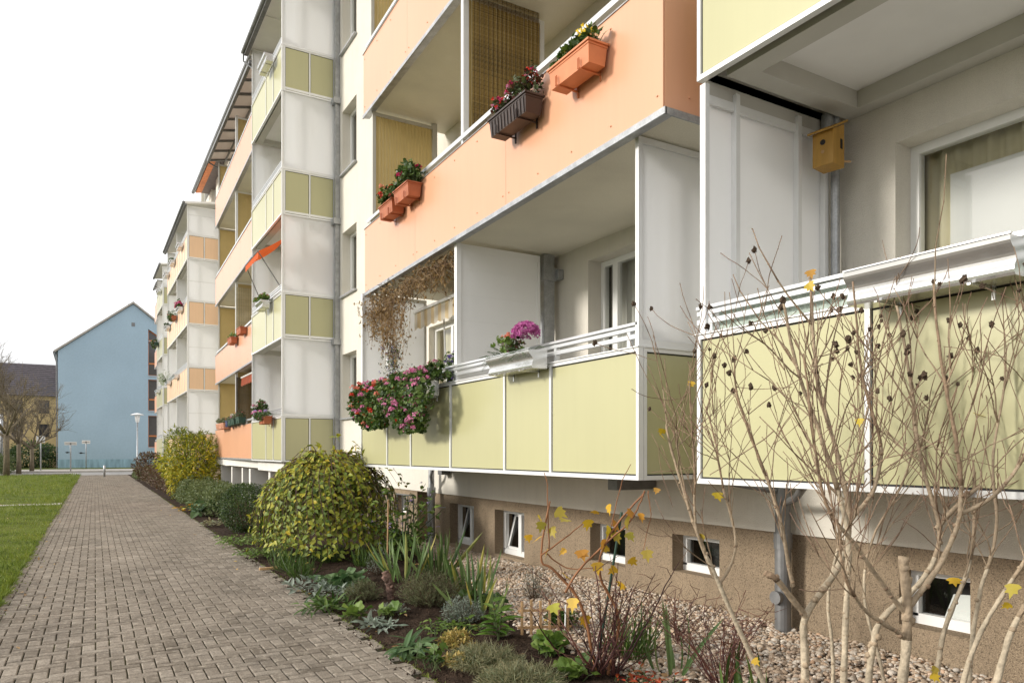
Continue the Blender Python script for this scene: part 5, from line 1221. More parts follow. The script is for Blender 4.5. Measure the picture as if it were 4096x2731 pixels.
scatter_leaves(b, LP, LD, LN, .078, leaf_tpl(1, .56, 3, .22, .16, .7), val=np.array(LV), jitter=.4)
b.build('foliage', M['leaf_golden'], r, org=(0, 0, 0)); s.build('branches', M['twig'], r, org=(0, 0, 0), smooth=True)
# nicandra at its right, with lilac bells and a cane
r = thing('purple_flower_shrub', (4.0, 10.0, 0), 'leafy shrub with small lilac blue bells right of the weeping bush', 'shrub')
s = MB(); LP, LD, LN = [], [], []; f = MB()
for i in range(20):
    a = R.uniform(0, 6.28); hh = R.uniform(.3, 1.15); sp = R.uniform(.2, .62); P = np.array([[0, 0, 0], [.4 * sp * math.cos(a), .4 * sp * math.sin(a), hh * .6], [sp * math.cos(a), sp * math.sin(a), hh]])
    s.tube(P, [.009, .007, .003], 5)
    for j in range(22):
        t = R.uniform(.25, 1); q = P[1] * (2 * t * (1 - t)) + P[2] * t * t; LP.append(q + NR.normal(0, .03, 3)); LD.append(NR.normal(0, 1, 3) * [1, 1, .4] + [-.3, -.2, -.1]); LN.append(NR.normal(0, .5, 3) + [-.3, -.3, 1])
    if i % 2 == 0: 
        for _ in range(2): blossom(f, P[2] * R.uniform(.75, 1.05) + NR.normal(0, .05, 3) + [-.05, -.05, .02], .022, 10)
b = MB(); scatter_leaves(b, LP, LD, LN, .088, leaf_tpl(1, .52, 3, .25, .15, .65), jitter=.4); b.build('foliage', M['leaf_bright'], r, org=(0, 0, 0)); s.build('stems', M['stem'], r, org=(0, 0, 0)); f.build('flowers', M['fl_lilac'], r, org=(0, 0, 0))
b = MB(); b.tube([(0, 0, -.05), (.02, .01, .95)], .011, 8); o = b.build('garden_cane', M['wood'], org=(3.62, 9.6, 0)); o.location = (3.62, 9.6, 0); o.data.transform(Matrix.Translation((3.62, 9.6, 0))); tag(o, 'upright wooden cane between the weeping bush and the irises', 'cane')
# metal railing at the cellar steps and the green trough on its ledge
r = thing('metal_railing', (4.72, 11.9, 0), 'thin dark metal railing guarding the cellar steps behind the downpipe', 'railing')
b = MB(); b.bar((4.72, 11.25, .88), (4.72, 14.0, .88), .03, .02); b.bar((4.72, 11.25, .16), (4.72, 14.0, .16), .02, .02); b.build('rails', M['zincdark'], r)
for i in range(12): b = MB(); y = 11.3 + .24 * i; b.box(4.712, 4.728, y - .008, y + .008, 0, .87); b.build('baluster', M['zincdark'], r)
r = thing('plant_trough', (4.45, 11.55, .1), 'dark green plastic trough standing by the metal railing', 'planter')
trough(r, .6, 'plain', 'greenbox'); r.location = (4.5, 11.5, .28)
# ------------------------------------------------------------------ the planting bed close to the camera
def at(x, y, t):
    """world point on the sight line of a photo point (2352 px wide) at depth t metres"""
    u, v = (x - 1176) / 1679.6, (1038.2 - y) / 1679.6
    return np.array([(.5053 + u * .863) * t, (.863 - u * .5053) * t, 1.6 + v * t])
def gnd(x, y, z=0.03):
    t = 1679.6 * (1.6 - z) / (y - 1038.2); return at(x, y, t)
def spline(P, n=8):
    P = [np.array(p, float) for p in P]; o = []
    for k in range(len(P) - 1):
        p0, p1, p2, p3 = P[max(0, k - 1)], P[k], P[k + 1], P[min(len(P) - 1, k + 2)]
        for i in range(n):
            u = i / n; o.append(.5 * ((2 * p1) + (-p0 + p2) * u + (2 * p0 - 5 * p1 + 4 * p2 - p3) * u * u + (-p0 + 3 * p1 - 3 * p2 + p3) * u ** 3))
    o.append(P[-1]); return np.array(o)
# --- bare rose mallow with dry seed heads
M['palebark'] = pmat('pale_tan_bark', rough=.8, var=.22, vs=9, fine=.15, fs=60, bump=.4, bs=50, spec=.2,
                     ramp=[(.44, .37, .27, 1), (.35, .275, .19, 1), (.27, .19, .125, 1), (.22, .14, .10, 1)])
r = thing('bare_hibiscus', (3.05, 2.15, .06), 'tall bare pale stemmed shrub with dry seed pods before the nearest balcony', 'shrub')
ORG_H = np.array([3.05, 2.15, .06])
s = MB(); pods = MB(); lv = MB(); TIPS = []; knob_v, knob_f = ico(0); KN = []
def branch(P, r0, r1, vb, ve, n=7):
    """P: dense polyline (world); colour value runs from vb to ve along it"""
    P = np.asarray(P); m = len(P); rs = np.linspace(r0, r1, m)
    rs = rs * (1 + .10 * np.sin(np.arange(m) * 2.1 + R.random() * 6))
    half = m // 2 + 1
    s.tube(P[:half] - ORG_H, rs[:half], n, 0, vb, cap=False); s.tube(P[half - 1:] - ORG_H, rs[half - 1:], n, 0, ve)
    k = max(2, int(np.linalg.norm(P[-1] - P[0]) / .055))
    for i in range(k):
        ii = R.randrange(1, m); KN.append((P[ii] + NR.normal(0, .35, 3) * rs[ii], rs[ii] * R.uniform(.85, 1.15) + .0006, ve))
def shoots(P, cnt, L, r0, lvl, vb, lo=.35):
    m = len(P)
    for i in range(cnt):
        k = int(m * R.uniform(lo, .98)); k = min(m - 2, k); q = P[k]; d = P[min(m - 1, k + 1)] - P[max(0, k - 1)]; d /= np.linalg.norm(d) + 1e-9
        nd = d * .75 + NR.normal(0, .40, 3) + np.array([0, 0, .38 if lvl else .22]); nd /= np.linalg.norm(nd); ln = L * R.uniform(.5, 1.25)
        Q = [q]; 
        for j in range(6): nd = nd + NR.normal(0, .085, 3) + np.array([0, 0, .05]); nd /= np.linalg.norm(nd); Q.append(Q[-1] + nd * ln / 6)
        if Q[-1][2] > 2.46 and R.random() < .82: continue
        rr = r0 * R.uniform(.7, 1.1); branch(Q, rr, max(.0016, rr * .45), vb, min(1, vb + .25), 5)
        if lvl > 0: shoots(np.array(Q), R.choice([2, 2, 3, 3]), L * .62, max(.0020, rr * .62), lvl - 1, min(1, vb + .3), .25)
        else: TIPS.append((Q[-1], nd))
STEMS = [  # (x, y, depth) through the photograph, radius at base
    ([(1790, 1640, 3.75), (1722, 1500, 3.72), (1640, 1325, 3.7), (1596, 1225, 3.7), (1540, 1060, 3.72), (1524, 985, 3.75)], .019, 3),
    ([(1640, 1325, 3.7), (1600, 1200, 3.66), (1598, 1060, 3.62), (1585, 880, 3.6)], .011, 3),
    ([(1652, 1345, 3.7), (1690, 1250, 3.75), (1660, 1120, 3.8), (1640, 1000, 3.85), (1622, 930, 3.9)], .010, 4),
    ([(1850, 1680, 3.5), (1848, 1500, 3.5), (1850, 1412, 3.5), (1920, 1305, 3.5), (1950, 1200, 3.52), (1925, 1050, 3.55), (1880, 880, 3.6), (1862, 640, 3.62)], .026, 5),
    ([(1850, 1415, 3.5), (1782, 1330, 3.45), (1756, 1312, 3.45)], .018, 0),
    ([(1820, 1345, 3.46), (1800, 1230, 3.42), (1760, 1090, 3.4), (1700, 920, 3.4), (1688, 830, 3.4)], .013, 5),
    ([(1950, 1200, 3.52), (2010, 1120, 3.5), (2030, 1020, 3.48), (1990, 860, 3.46), (1968, 640, 3.45)], .015, 5),
    ([(1935, 1670, 3.3), (1940, 1500, 3.3), (1946, 1240, 3.3), (1920, 1130, 3.28), (1880, 1000, 3.25), (1830, 850, 3.22), (1800, 700, 3.2)], .020, 5),
    ([(1985, 1690, 3.4), (2000, 1500, 3.4), (2020, 1420, 3.42), (2110, 1330, 3.45), (2150, 1220, 3.5), (2105, 1060, 3.55), (2080, 880, 3.6), (2050, 700, 3.62)], .022, 5),
    ([(2060, 1690, 3.2), (2075, 1540, 3.2), (2080, 1400, 3.2), (2068, 1280, 3.2)], .026, 0),
    ([(2080, 1410, 3.2), (2020, 1330, 3.15), (1960, 1240, 3.1), (1900, 1150, 3.05), (1870, 980, 3.0), (1850, 800, 3.0)], .014, 4),
    ([(2080, 1400, 3.2), (2150, 1300, 3.2), (2200, 1180, 3.2), (2195, 1030, 3.2), (2160, 850, 3.2), (2140, 650, 3.2)], .018, 5),
    ([(2075, 1460, 3.2), (1990, 1400, 3.1), (1940, 1320, 3.0), (1925, 1200, 3.0)], .014, 3),
    ([(2130, 1700, 3.45), (2150, 1550, 3.45), (2175, 1420, 3.45), (2230, 1280, 3.5), (2240, 1120, 3.5), (2230, 950, 3.55), (2260, 720, 3.6)], .018, 5),
    ([(2215, 1700, 3.3), (2225, 1560, 3.3), (2250, 1380, 3.3), (2290, 1230, 3.3), (2285, 1050, 3.32), (2320, 850, 3.35)], .016, 4),
    ([(2260, 1700, 3.0), (2310, 1500, 3.0), (2380, 1350, 3.0), (2450, 1250, 3.0)], .022, 2),
    ([(2180, 1700, 3.1), (2240, 1480, 3.1), (2330, 1330, 3.1), (2420, 1180, 3.15), (2470, 1000, 3.2)], .016, 4),
    ([(2150, 1215, 3.5), (2230, 1130, 3.5), (2330, 1050, 3.5), (2370, 900, 3.5)], .016, 4),
    ([(2200, 1180, 3.2), (2300, 1120, 3.2), (2380, 990, 3.2), (2400, 800, 3.2)], .014, 3),
    ([(1905, 1690, 3.6), (1910, 1520, 3.6), (1900, 1380, 3.62), (1925, 1260, 3.65), (1960, 1080, 3.7), (2010, 880, 3.7), (2045, 720, 3.72)], .013, 4),
    ([(2010, 1700, 3.65), (2030, 1560, 3.65), (1985, 1370, 3.65), (2000, 1240, 3.68), (2080, 1080, 3.7), (2110, 920, 3.72)], .013, 4),
]
for pts, r0, ns in STEMS:
    P = spline([at(*p) for p in pts], 6); P = P + np.cumsum(NR.normal(0, .0016, P.shape), 0) * (np.arange(len(P)) > 0)[:, None]
    low = P[0][2] < .45
    branch(P, r0 * .80, max(.003, r0 * (.26 if ns else .8)), .05 if low else .38, .42 if low else .68, 8)
    shoots(P, int(ns * 3.0), .50, max(.0030, r0 * .21), 1, .5, .42 if low else .2)
    TIPS.append((P[-1], P[-1] - P[-2]))
KP = np.array([k[0] for k in KN]) - ORG_H; s.inst(knob_v, knob_f, KP, rand_rot(len(KP)), np.array([k[1] for k in KN]), 0, np.array([k[2] for k in KN]))
s.build('branches', M['palebark'], r, org=(0, 0, 0), smooth=True)
M['pod'] = pmat('dry_seed_pod', (.085, .06, .042, 1), .9, var=.35, vs=40, bump=.6, bs=120, spec=.1)
v1, f1 = ico(1); PP = []
for q, d in TIPS:
    if q[2] > 1.8 and R.random() < .34: PP.append(q + d / (np.linalg.norm(d) + 1e-9) * .008)
    if q[2] > 1.9 and R.random() < .05: PP.append(q + NR.normal(0, .03, 3))
R.shuffle(PP)
for q in PP[:100]:
    pods = MB(); vv = np.array(v1) * (1 + .28 * NR.normal(0, 1, (len(v1), 1))) * np.array([.9, .9, 1.2]); sc = R.uniform(.008, .014); pods.add(vv * sc + (q - ORG_H), f1); pods.build('seed_pod', M['pod'], r, org=(0, 0, 0))
LFS = [(1518, 1000, 3.74), (1525, 985, 3.74), (1510, 1120, 3.72), (1645, 1130, 3.8), (1612, 1225, 3.66), (1860, 620, 3.62), (1855, 650, 3.62), (1975, 960, 3.45), (2265, 945, 3.5), (2240, 950, 3.5), (2262, 1045, 3.5), (2190, 1325, 3.3), (2330, 1340, 3.0), (2320, 1385, 3.0), (1485, 1262, 3.7), (1590, 875, 3.6), (1730, 1512, 3.6), (2150, 1530, 3.3), (2140, 1545, 3.3)]
P = np.array([at(*q) for q in LFS]) - ORG_H; n_ = len(P)
scatter_leaves(lv, P, NR.normal(0, .5, (n_, 3)) + [-.2, -.2, -.8], NR.normal(0, .4, (n_, 3)) + [-.5, -.6, .3], .055, IVY, val=NR.uniform(0, .25, n_) + (NR.random(n_) < .3) * .7, jitter=.3)
lv.build('leaves', M['leaf_vine'], r, org=(0, 0, 0))
# --- vine stock with dark red stems, green stake and autumn leaves
M['redstem'] = pmat('dark_red_stems', rough=.65, var=.25, vs=12, spec=.4, ramp=[(.055, .022, .02, 1), (.095, .035, .028, 1), (.16, .065, .035, 1), (.27, .12, .05, 1)])
r = thing('grape_vine', (3.14, 4.13, .03), 'shrubby vine with dark red stems and yellow autumn leaves at the gravel edge', 'vine'); O = np.array([3.14, 4.13, .03])
s = MB(); b = MB()
def tw(P, r0, r1, v, n=5): s.tube(np.asarray(P) - O, np.linspace(r0, r1, len(P)), n, 0, v)
base = [(1345, 1558), (1362, 1560), (1385, 1562), (1402, 1556), (1378, 1548), (1412, 1550)]
for i in range(36):
    bx, by = base[i % 6]; x1 = 1376 + R.gauss(0, 95); y1 = R.uniform(1285, 1440); mid = ((bx + x1) / 2 + R.uniform(-20, 20) - (x1 - bx) * .14, (by + y1) / 2 + 20)
    P = spline([at(bx + R.uniform(-8, 8), by, 5.12), at(mid[0], mid[1], 5.1 + R.uniform(-.25, .25)), at(x1, y1, 5.1 + R.uniform(-.45, .45))], 7); P = P + np.cumsum(NR.normal(0, .004, P.shape), 0)
    r0 = R.choice([.004, .005, .006, .011]); tw(P, r0, .0025, R.choice([0, .1, .3, .45]))
    for j in range(R.choice([3, 4, 5, 6])):
        k = R.randrange(4, len(P) - 1); q = P[k]; d = NR.normal(0, .6, 3) + [0, 0, .45]; d /= np.linalg.norm(d); L = R.uniform(.08, .3); Q = [q, q + d * L * .5 + NR.normal(0, .01, 3), q + d * L + NR.normal(0, .02, 3)]
        tw(Q, .0028, .0012, R.uniform(.1, .6), 4)
for pts, r0 in (([(1392, 1556, 5.12), (1418, 1420, 5.1), (1380, 1330, 5.1), (1400, 1230, 5.05), (1480, 1130, 5.0)], .012), ([(1370, 1560, 5.12), (1330, 1390, 5.1), (1270, 1310, 5.1), (1240, 1280, 5.1), (1262, 1150, 5.1)], .012),
                ([(1300, 1360, 5.05), (1345, 1290, 5.05), (1430, 1215, 5.0), (1470, 1160, 5.0), (1487, 1125, 4.98)], .009), ([(1245, 1275, 5.1), (1300, 1235, 5.1), (1335, 1205, 5.1)], .007), ([(1255, 1270, 5.1), (1300, 1305, 5.1), (1360, 1305, 5.1)], .006), ([(1262, 1260, 5.1), (1258, 1130, 5.1), (1250, 1090, 5.1)], .005),
                ([(1487, 1125, 4.98), (1492, 1190, 4.98), (1470, 1270, 5.0)], .004), ([(1400, 1210, 5.05), (1425, 1100, 5.0), (1440, 1060, 5.0)], .004)):
    P = spline([at(*p) for p in pts], 6); P = P + np.cumsum(NR.normal(0, .003, P.shape), 0); tw(P, r0, r0 * .5, .95, 6)
s.build('stems', M['redstem'], r, org=(0, 0, 0), smooth=True)
VL = [(1238, 1190, 0), (1275, 1178, .9), (1300, 1200, .9), (1212, 1235, .3), (1238, 1240, .35), (1263, 1218, .9), (1248, 1205, .95), (1254, 1270, .3), (1296, 1268, .4), (1330, 1270, .62), (1355, 1200, .15), (1370, 1182, .3), (1400, 1215, .0), (1395, 1165, .3), (1420, 1205, .65), (1438, 1195, .9), (1385, 1245, .6), (1392, 1262, .2), (1372, 1298, .3), (1445, 1290, .25), (1412, 1310, .3), (1428, 1345, .3), (1340, 1275, .65), (1488, 1265, .0), (1450, 1180, .65), (1300, 1330, .25), (1320, 1380, .2), (1270, 1395, 1.0), (1340, 1420, .3), (1405, 1230, .9), (1445, 1230, .95), (1472, 1185, .6)]
P = np.array([at(x + R.uniform(-5, 5), y - 8, 5.02 + R.uniform(-.12, .12)) for x, y, v in VL]) - O; n_ = len(P)
scatter_leaves(b, P, NR.normal(0, .45, (n_, 3)) + [-.1, -.1, -.8], NR.normal(0, .7, (n_, 3)) + [-.5, -.6, .25], .09, IVY, val=np.array([q[2] for q in VL]) * .95, jitter=.25); b.build('leaves', M['leaf_vine'], r, org=(0, 0, 0))
b = MB(); b.tube([at(1368, 1545, 5.2) - O, at(1428, 1175, 5.1) - O], .009, 8); b.build('support_cane', M['greenbox'], r, org=(0, 0, 0))
# --- low twiggy shrubs at the bottom edge
def twiggy(loc, lab, n, spread, h, col='redstem', lean=0.0):
    r = thing('bare_twigs', tuple(loc), lab, 'shrub'); s = MB()
    for i in range(n):
        a = R.uniform(0, 6.28); sp = spread * R.uniform(.2, 1); e = np.array([sp * math.cos(a) + lean, sp * math.sin(a), h * R.uniform(.45, 1)]); P = spline([(0, 0, 0), e * [.45, .45, .6] + NR.normal(0, .03, 3), e], 6); P = P + np.cumsum(NR.normal(0, .006, P.shape), 0)
        s.tube(P, np.linspace(.0045, .0015, len(P)), 5, 0, R.random() * .6)
        for j in range(6):
            k = R.randrange(3, len(P)); d = NR.normal(0, .7, 3) + [0, 0, .35]; d /= np.linalg.norm(d); L = R.uniform(.06, .22); s.tube([P[k], P[k] + d * L * .5 + NR.normal(0, .01, 3), P[k] + d * L], [.0024, .0018, .001], 4, 0, R.random() * .7)
    s.build('twigs', M[col], r, org=(0, 0, 0)); return r
twiggy(gnd(1660, 1600), 'fine bare brown twigs at the bottom edge beside the tall pale shrub', 34, .55, .62)
twiggy(gnd(1560, 1480, .06), 'thin dark twigs on the gravel behind the vine', 12, .5, .5)
# --- perennials
def tuft(name, loc, lab, cat, n, h, w, spread, leaf, lean=.35, tpl=None, val=None, group=None, flow=None, rz=0):
    r = thing(name, tuple(loc), lab, cat, group); b = MB(); N = n; a = NR.uniform(0, 6.28, N); rr = spread * NR.uniform(0, 1, N) ** .6
    P = np.stack([rr * np.cos(a), rr * np.sin(a), np.zeros(N) - .01], 1); D = np.stack([np.cos(a) * lean * NR.uniform(.2, 1.4, N), np.sin(a) * lean * NR.uniform(.2, 1.4, N), np.ones(N)], 1) + NR.normal(0, .1, (N, 3))
    t = tpl or leaf_tpl(1, w / h, 5, .22, .25, .5, .6); Nn = np.stack([np.cos(a), np.sin(a), np.full(N, .4)], 1) + NR.normal(0, .5, (N, 3))
    scatter_leaves(b, P, D, Nn, h, t, jitter=.4, val=val); b.build('foliage', M['leaf_' + leaf], r, org=(0, 0, 0))
    if flow:
        f = MB()
        for _ in range(flow[1]): q = P[R.randrange(N)]; blossom(f, (q[0] * 1.3, q[1] * 1.3, h * R.uniform(.5, 1)), flow[2], 10)
        f.build('flowers', M['fl_' + flow[0]], r, org=(0, 0, 0))
    return r
def rosette(name, loc, lab, cat, n, L, W, leaf, tpl=None, rise=.35, stalk=0.0, spread=.1, group=None, h=.0, stems=True):
    r = thing(name, tuple(loc), lab, cat, group); b = MB(); N = n; a = NR.uniform(0, 6.28, N); lv = NR.uniform(0, 1, N)
    st = stalk * NR.uniform(.35, 1.1, N); el = rise + .9 * lv
    D = np.stack([np.cos(a) * np.cos(el), np.sin(a) * np.cos(el), np.sin(el)], 1); B_ = np.stack([np.clip(NR.normal(0, spread, N), -1.25 * spread, 1.25 * spread), np.clip(NR.normal(0, spread, N), -1.5 * spread, 1.5 * spread), h * lv + .01], 1); P = B_ + D * st[:, None]
    DD = D * [1, 1, .4] + NR.normal(0, .15, (N, 3)) - np.array([0, 0, .12]); Nn = np.stack([-.25 * np.cos(a), -.25 * np.sin(a), np.ones(N)], 1) + NR.normal(0, .3, (N, 3))
    scatter_leaves(b, P, DD, Nn, L, tpl or leaf_tpl(1, W / L, 4, .3, .25, .7), jitter=.35); b.build('foliage', M['leaf_' + leaf], r, org=(0, 0, 0))
    if stalk and stems:
        s = MB()
        for i in range(N): s.tube([B_[i] * [1, 1, 0], (B_[i] + P[i]) / 2 + [0, 0, .01], P[i]], .003, 4)
        s.build('stalks', M['stem'], r, org=(0, 0, 0))
    return r
def tangle(name, loc, lab, cat, n, h, spread, leaf, per=16, size=.02, tpl=None, rad_=.0018, stem='twig', up=1.0):
    """wiry little shrub: many thin shoots set with tiny leaves (heath, lavender, thyme, pinks)"""
    r = thing(name, tuple(loc), lab, cat); b = MB(); s = MB(); LP, LD, LN = [], [], []
    for i in range(n):
        a = R.uniform(0, 6.28); sp = spread * R.random() ** .55; e = np.array([sp * math.cos(a), sp * math.sin(a), h * R.uniform(.55, 1.05) * math.sqrt(max(.12, 1 - (sp / spread) ** 2 * .8)) * up]); o = np.array([e[0] * .35, e[1] * .35, 0]); m_ = (o + e) / 2 + NR.normal(0, .02, 3) + [0, 0, .02]
        s.tube([o, m_, e], [rad_, rad_, rad_ * .5], 3)
        for j in range(per):
            t = R.uniform(.25, 1); q = o * (1 - t) ** 2 + 2 * m_ * t * (1 - t) + e * t * t; LP.append(q); d = e - o; d = d / np.linalg.norm(d); LD.append(d * .8 + NR.normal(0, .6, 3)); LN.append(NR.normal(0, 1, 3) + [0, 0, .5])
    scatter_leaves(b, LP, LD, LN, size, tpl or leaf_tpl(1, .22, 2, .1, .2), jitter=.4); b.build('foliage', M['leaf_' + leaf], r, org=(0, 0, 0)); s.build('stems', M[stem], r, org=(0, 0, 0)); return r
GER = lobed_tpl(7, .28, .25, 3); MAL = lobed_tpl(5, .14, .3, 4); ELL = leaf_tpl(1, .42, 4, .3, .25, .65, .75)
for i, (x, y, h, n, lab) in enumerate([(930, 1335, .48, 30, 'sword leaved iris clump beside the tree stump'), (1000, 1322, .52, 34, 'tallest iris clump in the middle of the bed'), (1075, 1375, .50, 26, 'iris clump nearest the gravel, blue green blades'), (1105, 1420, .40, 14, 'small iris clump with leaning blades by the laurel')]):
    tuft('iris_clump', gnd(x, y), lab, 'iris', n, h, .05, .20, 'iris', .52, leaf_tpl(1, .07, 6, .10, .5, .38, .55), group='iris clumps in the bed')
rosette('low_plants', gnd(560, 1250), 'low light green ground plants with small yellow flowers left of the weeping bush', 'plant', 480, .06, .04, 'bright', ELL, .4, .14, .28, stems=False)
rosette('low_plants', gnd(600, 1278), 'pale green low plant at the path edge under the weeping bush', 'plant', 360, .06, .04, 'bright', ELL, .4, .12, .2, stems=False)
for x, y, lab in ((655, 1305, 'dark green grass tuft under the weeping bush at the path'), (690, 1325, 'dark green grass tuft beside the silver leaved plants'), (760, 1290, 'shaded grass tuft beneath the weeping bush'), (840, 1300, 'thin grass tuft under the right side of the weeping bush')):
    tuft('grass_tuft', gnd(x, y), lab, 'grass tuft', 130, .24, .007, .14, 'green', .8, leaf_tpl(1, .035, 5, .5, .2, .5, .6), group='grass tufts under the weeping bush')
for x, y, n, sp, lab in ((722, 1345, 120, .22, 'silver grey lambs ear patch at the path edge'), (765, 1362, 130, .2, 'grey green leafy clump right of the silver patch'), (872, 1440, 80, .10, 'small woolly silver plant at the path edge')):
    rosette('silver_plant', gnd(x, y), lab, 'plant', n, .095, .035, 'silver', leaf_tpl(1, .36, 4, .25, .3, .7), .5, .03, sp, stems=False)
rosette('leafy_clump', gnd(750, 1395), 'green strappy leaf clump in front of the silver patch', 'plant', 120, .15, .035, 'green', leaf_tpl(1, .2, 4, .4, .25, .7), .55, .02, .16, stems=False)
rosette('leafy_clump', gnd(790, 1345), 'dark green broad leaved clump behind the silver patch', 'plant', 70, .12, .08, 'blue_green', MAL, .4, .14, .16)
tangle('heath_bush', gnd(992, 1392), 'wide grey green wiry heath bush in front of the irises', 'bush', 420, .40, .38, 'heath', 26, .024)
tangle('heath_bush', gnd(835, 1380), 'wiry heath bush left of the tree stump', 'bush', 220, .25, .22, 'heath', 24, .022)
tangle('lavender', gnd(1062, 1432), 'silvery lavender clump right of the heath bush', 'bush', 220, .26, .22, 'silver', 18, .026)
tangle('lavender', gnd(900, 1408), 'low silvery lavender patch between the stump and the heath', 'bush', 90, .10, .18, 'silver', 16, .022)
tangle('lavender', gnd(870, 1320), 'thin silvery lavender with tall dry stalks behind the stump', 'bush', 90, .36, .22, 'silver', 12, .022)
tangle('lavender', gnd(1225, 1375, .05), 'thin pale grey lavender on the gravel behind the lattice', 'bush', 60, .36, .16, 'silver', 12, .022)
# tree stump
p = gnd(896, 1378); r = thing('tree_stump', tuple(p), 'short brown sawn branch stub standing in the bed before the irises', 'stump')
b = MB(); P = spline([(0.01, 0, -.04), (0, 0, .12), (-.02, .0, .22), (-.05, .01, .31)], 5); b.tube(P, .042 + .006 * np.sin(np.arange(len(P)) * 1.7), 12, 0, .5)
b.tube([(-.03, -.01, .2), (-.09, -.03, .26)], [.028, .02], 8); b.tube([(.0, -.03, .15), (.01, -.06, .16)], [.02, .014], 8)
b.build('stub', pmat('reddish_bark', (.17, .10, .075, 1), .9, var=.35, vs=14, fine=.3, fs=60, bump=.8, bs=60, stain=(9, .5, (.33, .27, .22, 1))), r, org=(0, 0, 0), smooth=True)
# geranium leaves, foxglove rosette, strawberry, variegated euonymus, laurel, mallow
rosette('round_leaf_plant', gnd(812, 1425), 'lime green round leaved plant at the path edge', 'plant', 26, .105, .1, 'bright', MAL, .55, .12, .05)
rosette('round_leaf_plant', gnd(895, 1420), 'round leaved plant behind the woolly silver plant', 'plant', 16, .10, .1, 'bright', MAL, .55, .12, .05)
rosette('rosette_plant', gnd(948, 1492), 'dark green leaf rosette spreading at the path edge', 'plant', 60, .17, .04, 'blue_green', leaf_tpl(1, .22, 5, .35, .25, .65, .8), .3, .02, .06, stems=False)
rosette('round_leaf_plant', gnd(995, 1530), 'scalloped green geranium plant at the path edge below the rosette', 'plant', 34, .075, .07, 'green', GER, .5, .12, .08)
rosette('strawberry', gnd(1035, 1450), 'fresh green trailing plant in the middle of the dark soil', 'plant', 120, .06, .04, 'bright', ELL, .3, .09, .16)
tangle('variegated_shrub', gnd(1048, 1492), 'small cream and yellow variegated shrub with twiggy stems', 'shrub', 90, .17, .15, 'varieg', 12, .03, leaf_tpl(1, .5, 3, .2, .2))
tangle('variegated_shrub', gnd(1052, 1535), 'cream variegated shrublet just below its larger twin', 'shrub', 70, .13, .11, 'varieg', 12, .03, leaf_tpl(1, .5, 3, .2, .2))
p = gnd(1145, 1470); r = thing('young_laurel', tuple(p), 'young cherry laurel with large glossy pointed leaves', 'shrub'); b = MB(); s = MB(); LP, LD, LN = [], [], []
for (ex, ey, ez, n_) in ((-.05, .02, .34, 9), (.02, -.02, .26, 9), (-.02, .05, .16, 7)):
    P = spline([(0, 0, -.02), (ex * .4, ey * .4, ez * .5), (ex, ey, ez)], 6); s.tube(P, .005, 6)
    for j in range(n_):
        a = j * 2.4 + R.uniform(-.3, .3); t = .25 + .75 * j / n_; q = P[min(len(P) - 1, int(t * len(P)))]; LP.append(q); LD.append((math.cos(a), math.sin(a), .15 + .3 * t)); LN.append((-.2 * math.cos(a), -.2 * math.sin(a) - .2, 1))
scatter_leaves(b, LP, LD, LN, .165, leaf_tpl(1, .34, 6, .28, .18, .65, .8), jitter=.2); M['laurel'] = pmat('glossy_laurel_leaf', rough=.25, var=.1, vs=6, spec=.5, ramp=[(.05, .115, .015, 1), (.085, .17, .02, 1), (.14, .23, .04, 1)], transl=.2)
b.build('foliage', M['laurel'], r, org=(0, 0, 0)); s.build('stems', M['stem'], r, org=(0, 0, 0))
rosette('mallow', gnd(1262, 1500), 'big leaved bright green mallow below the wooden lattice', 'plant', 30, .125, .12, 'bright', MAL, .5, .11, .07)
rosette('mallow', gnd(1315, 1560), 'big leaved green mallow at the bottom edge under the vine', 'plant', 18, .12, .12, 'bright', MAL, .45, .10, .06)
tangle('carnation_mat', gnd(1115, 1535), 'grey green wiry mat of pinks near the bottom edge', 'plant', 360, .17, .30, 'straw', 12, .05, leaf_tpl(1, .07, 3, .3, .2), stem='stem')
tangle('carnation_mat', gnd(1195, 1580), 'straw coloured wiry mat at the bottom edge of the photo', 'plant', 420, .15, .32, 'straw', 12, .05, leaf_tpl(1, .07, 3, .3, .2), stem='stem')
rosette('parsley', gnd(1287, 1448), 'dense curly parsley bush behind the wooden lattice', 'plant', 420, .04, .04, 'green', GER, .6, .16, .06, stems=False)
tuft('grass_tuft', gnd(1450, 1515), 'long bright green grass tuft right of the vine', 'grass tuft', 160, .30, .008, .14, 'green', .7, leaf_tpl(1, .03, 5, .5, .2, .5, .6))
tuft('sword_leaves', gnd(1540, 1550), 'a few broad pale green sword leaves right of the vine', 'plant', 9, .42, .03, .12, 'iris', .45, leaf_tpl(1, .07, 6, .3, .4, .4, .55))
tuft('sword_leaves', gnd(1720, 1640), 'green sword leaves among the feet of the tall bare shrub', 'plant', 12, .36, .03, .22, 'green', .35, leaf_tpl(1, .07, 6, .2, .4, .4, .55))
rosette('red_leaf_plant', gnd(1475, 1575), 'small plant with crimson autumn leaves at the bottom edge', 'plant', 60, .05, .03, 'red', ELL, .4, .08, .1) if 'leaf_red' in M else None
rosette('hosta', gnd(474, 1182), 'big leaved green plant before the box bush at the path edge', 'plant', 55, .24, .17, 'blue_green', leaf_tpl(1, .68, 4, .35, .25, .6, .7), .5, .26, .24, h=.1)
rosette('yellow_leaf_plant', gnd(432, 1172), 'small yellow leaved plant at the path edge below the hedge', 'plant', 46, .13, .09, 'vine', OV, .4, .14, .15, stems=False)
rosette('low_plants', gnd(500, 1205), 'low mixed greenery between the big leaved plant and the box bush', 'plant', 140, .09, .04, 'straw', OV, .4, .08, .22, stems=False)
rosette('low_plants', gnd(1110, 1400, .05), 'dark green broad leaves behind the leaning irises', 'plant', 30, .10, .08, 'dark', MAL, .5, .14, .12)
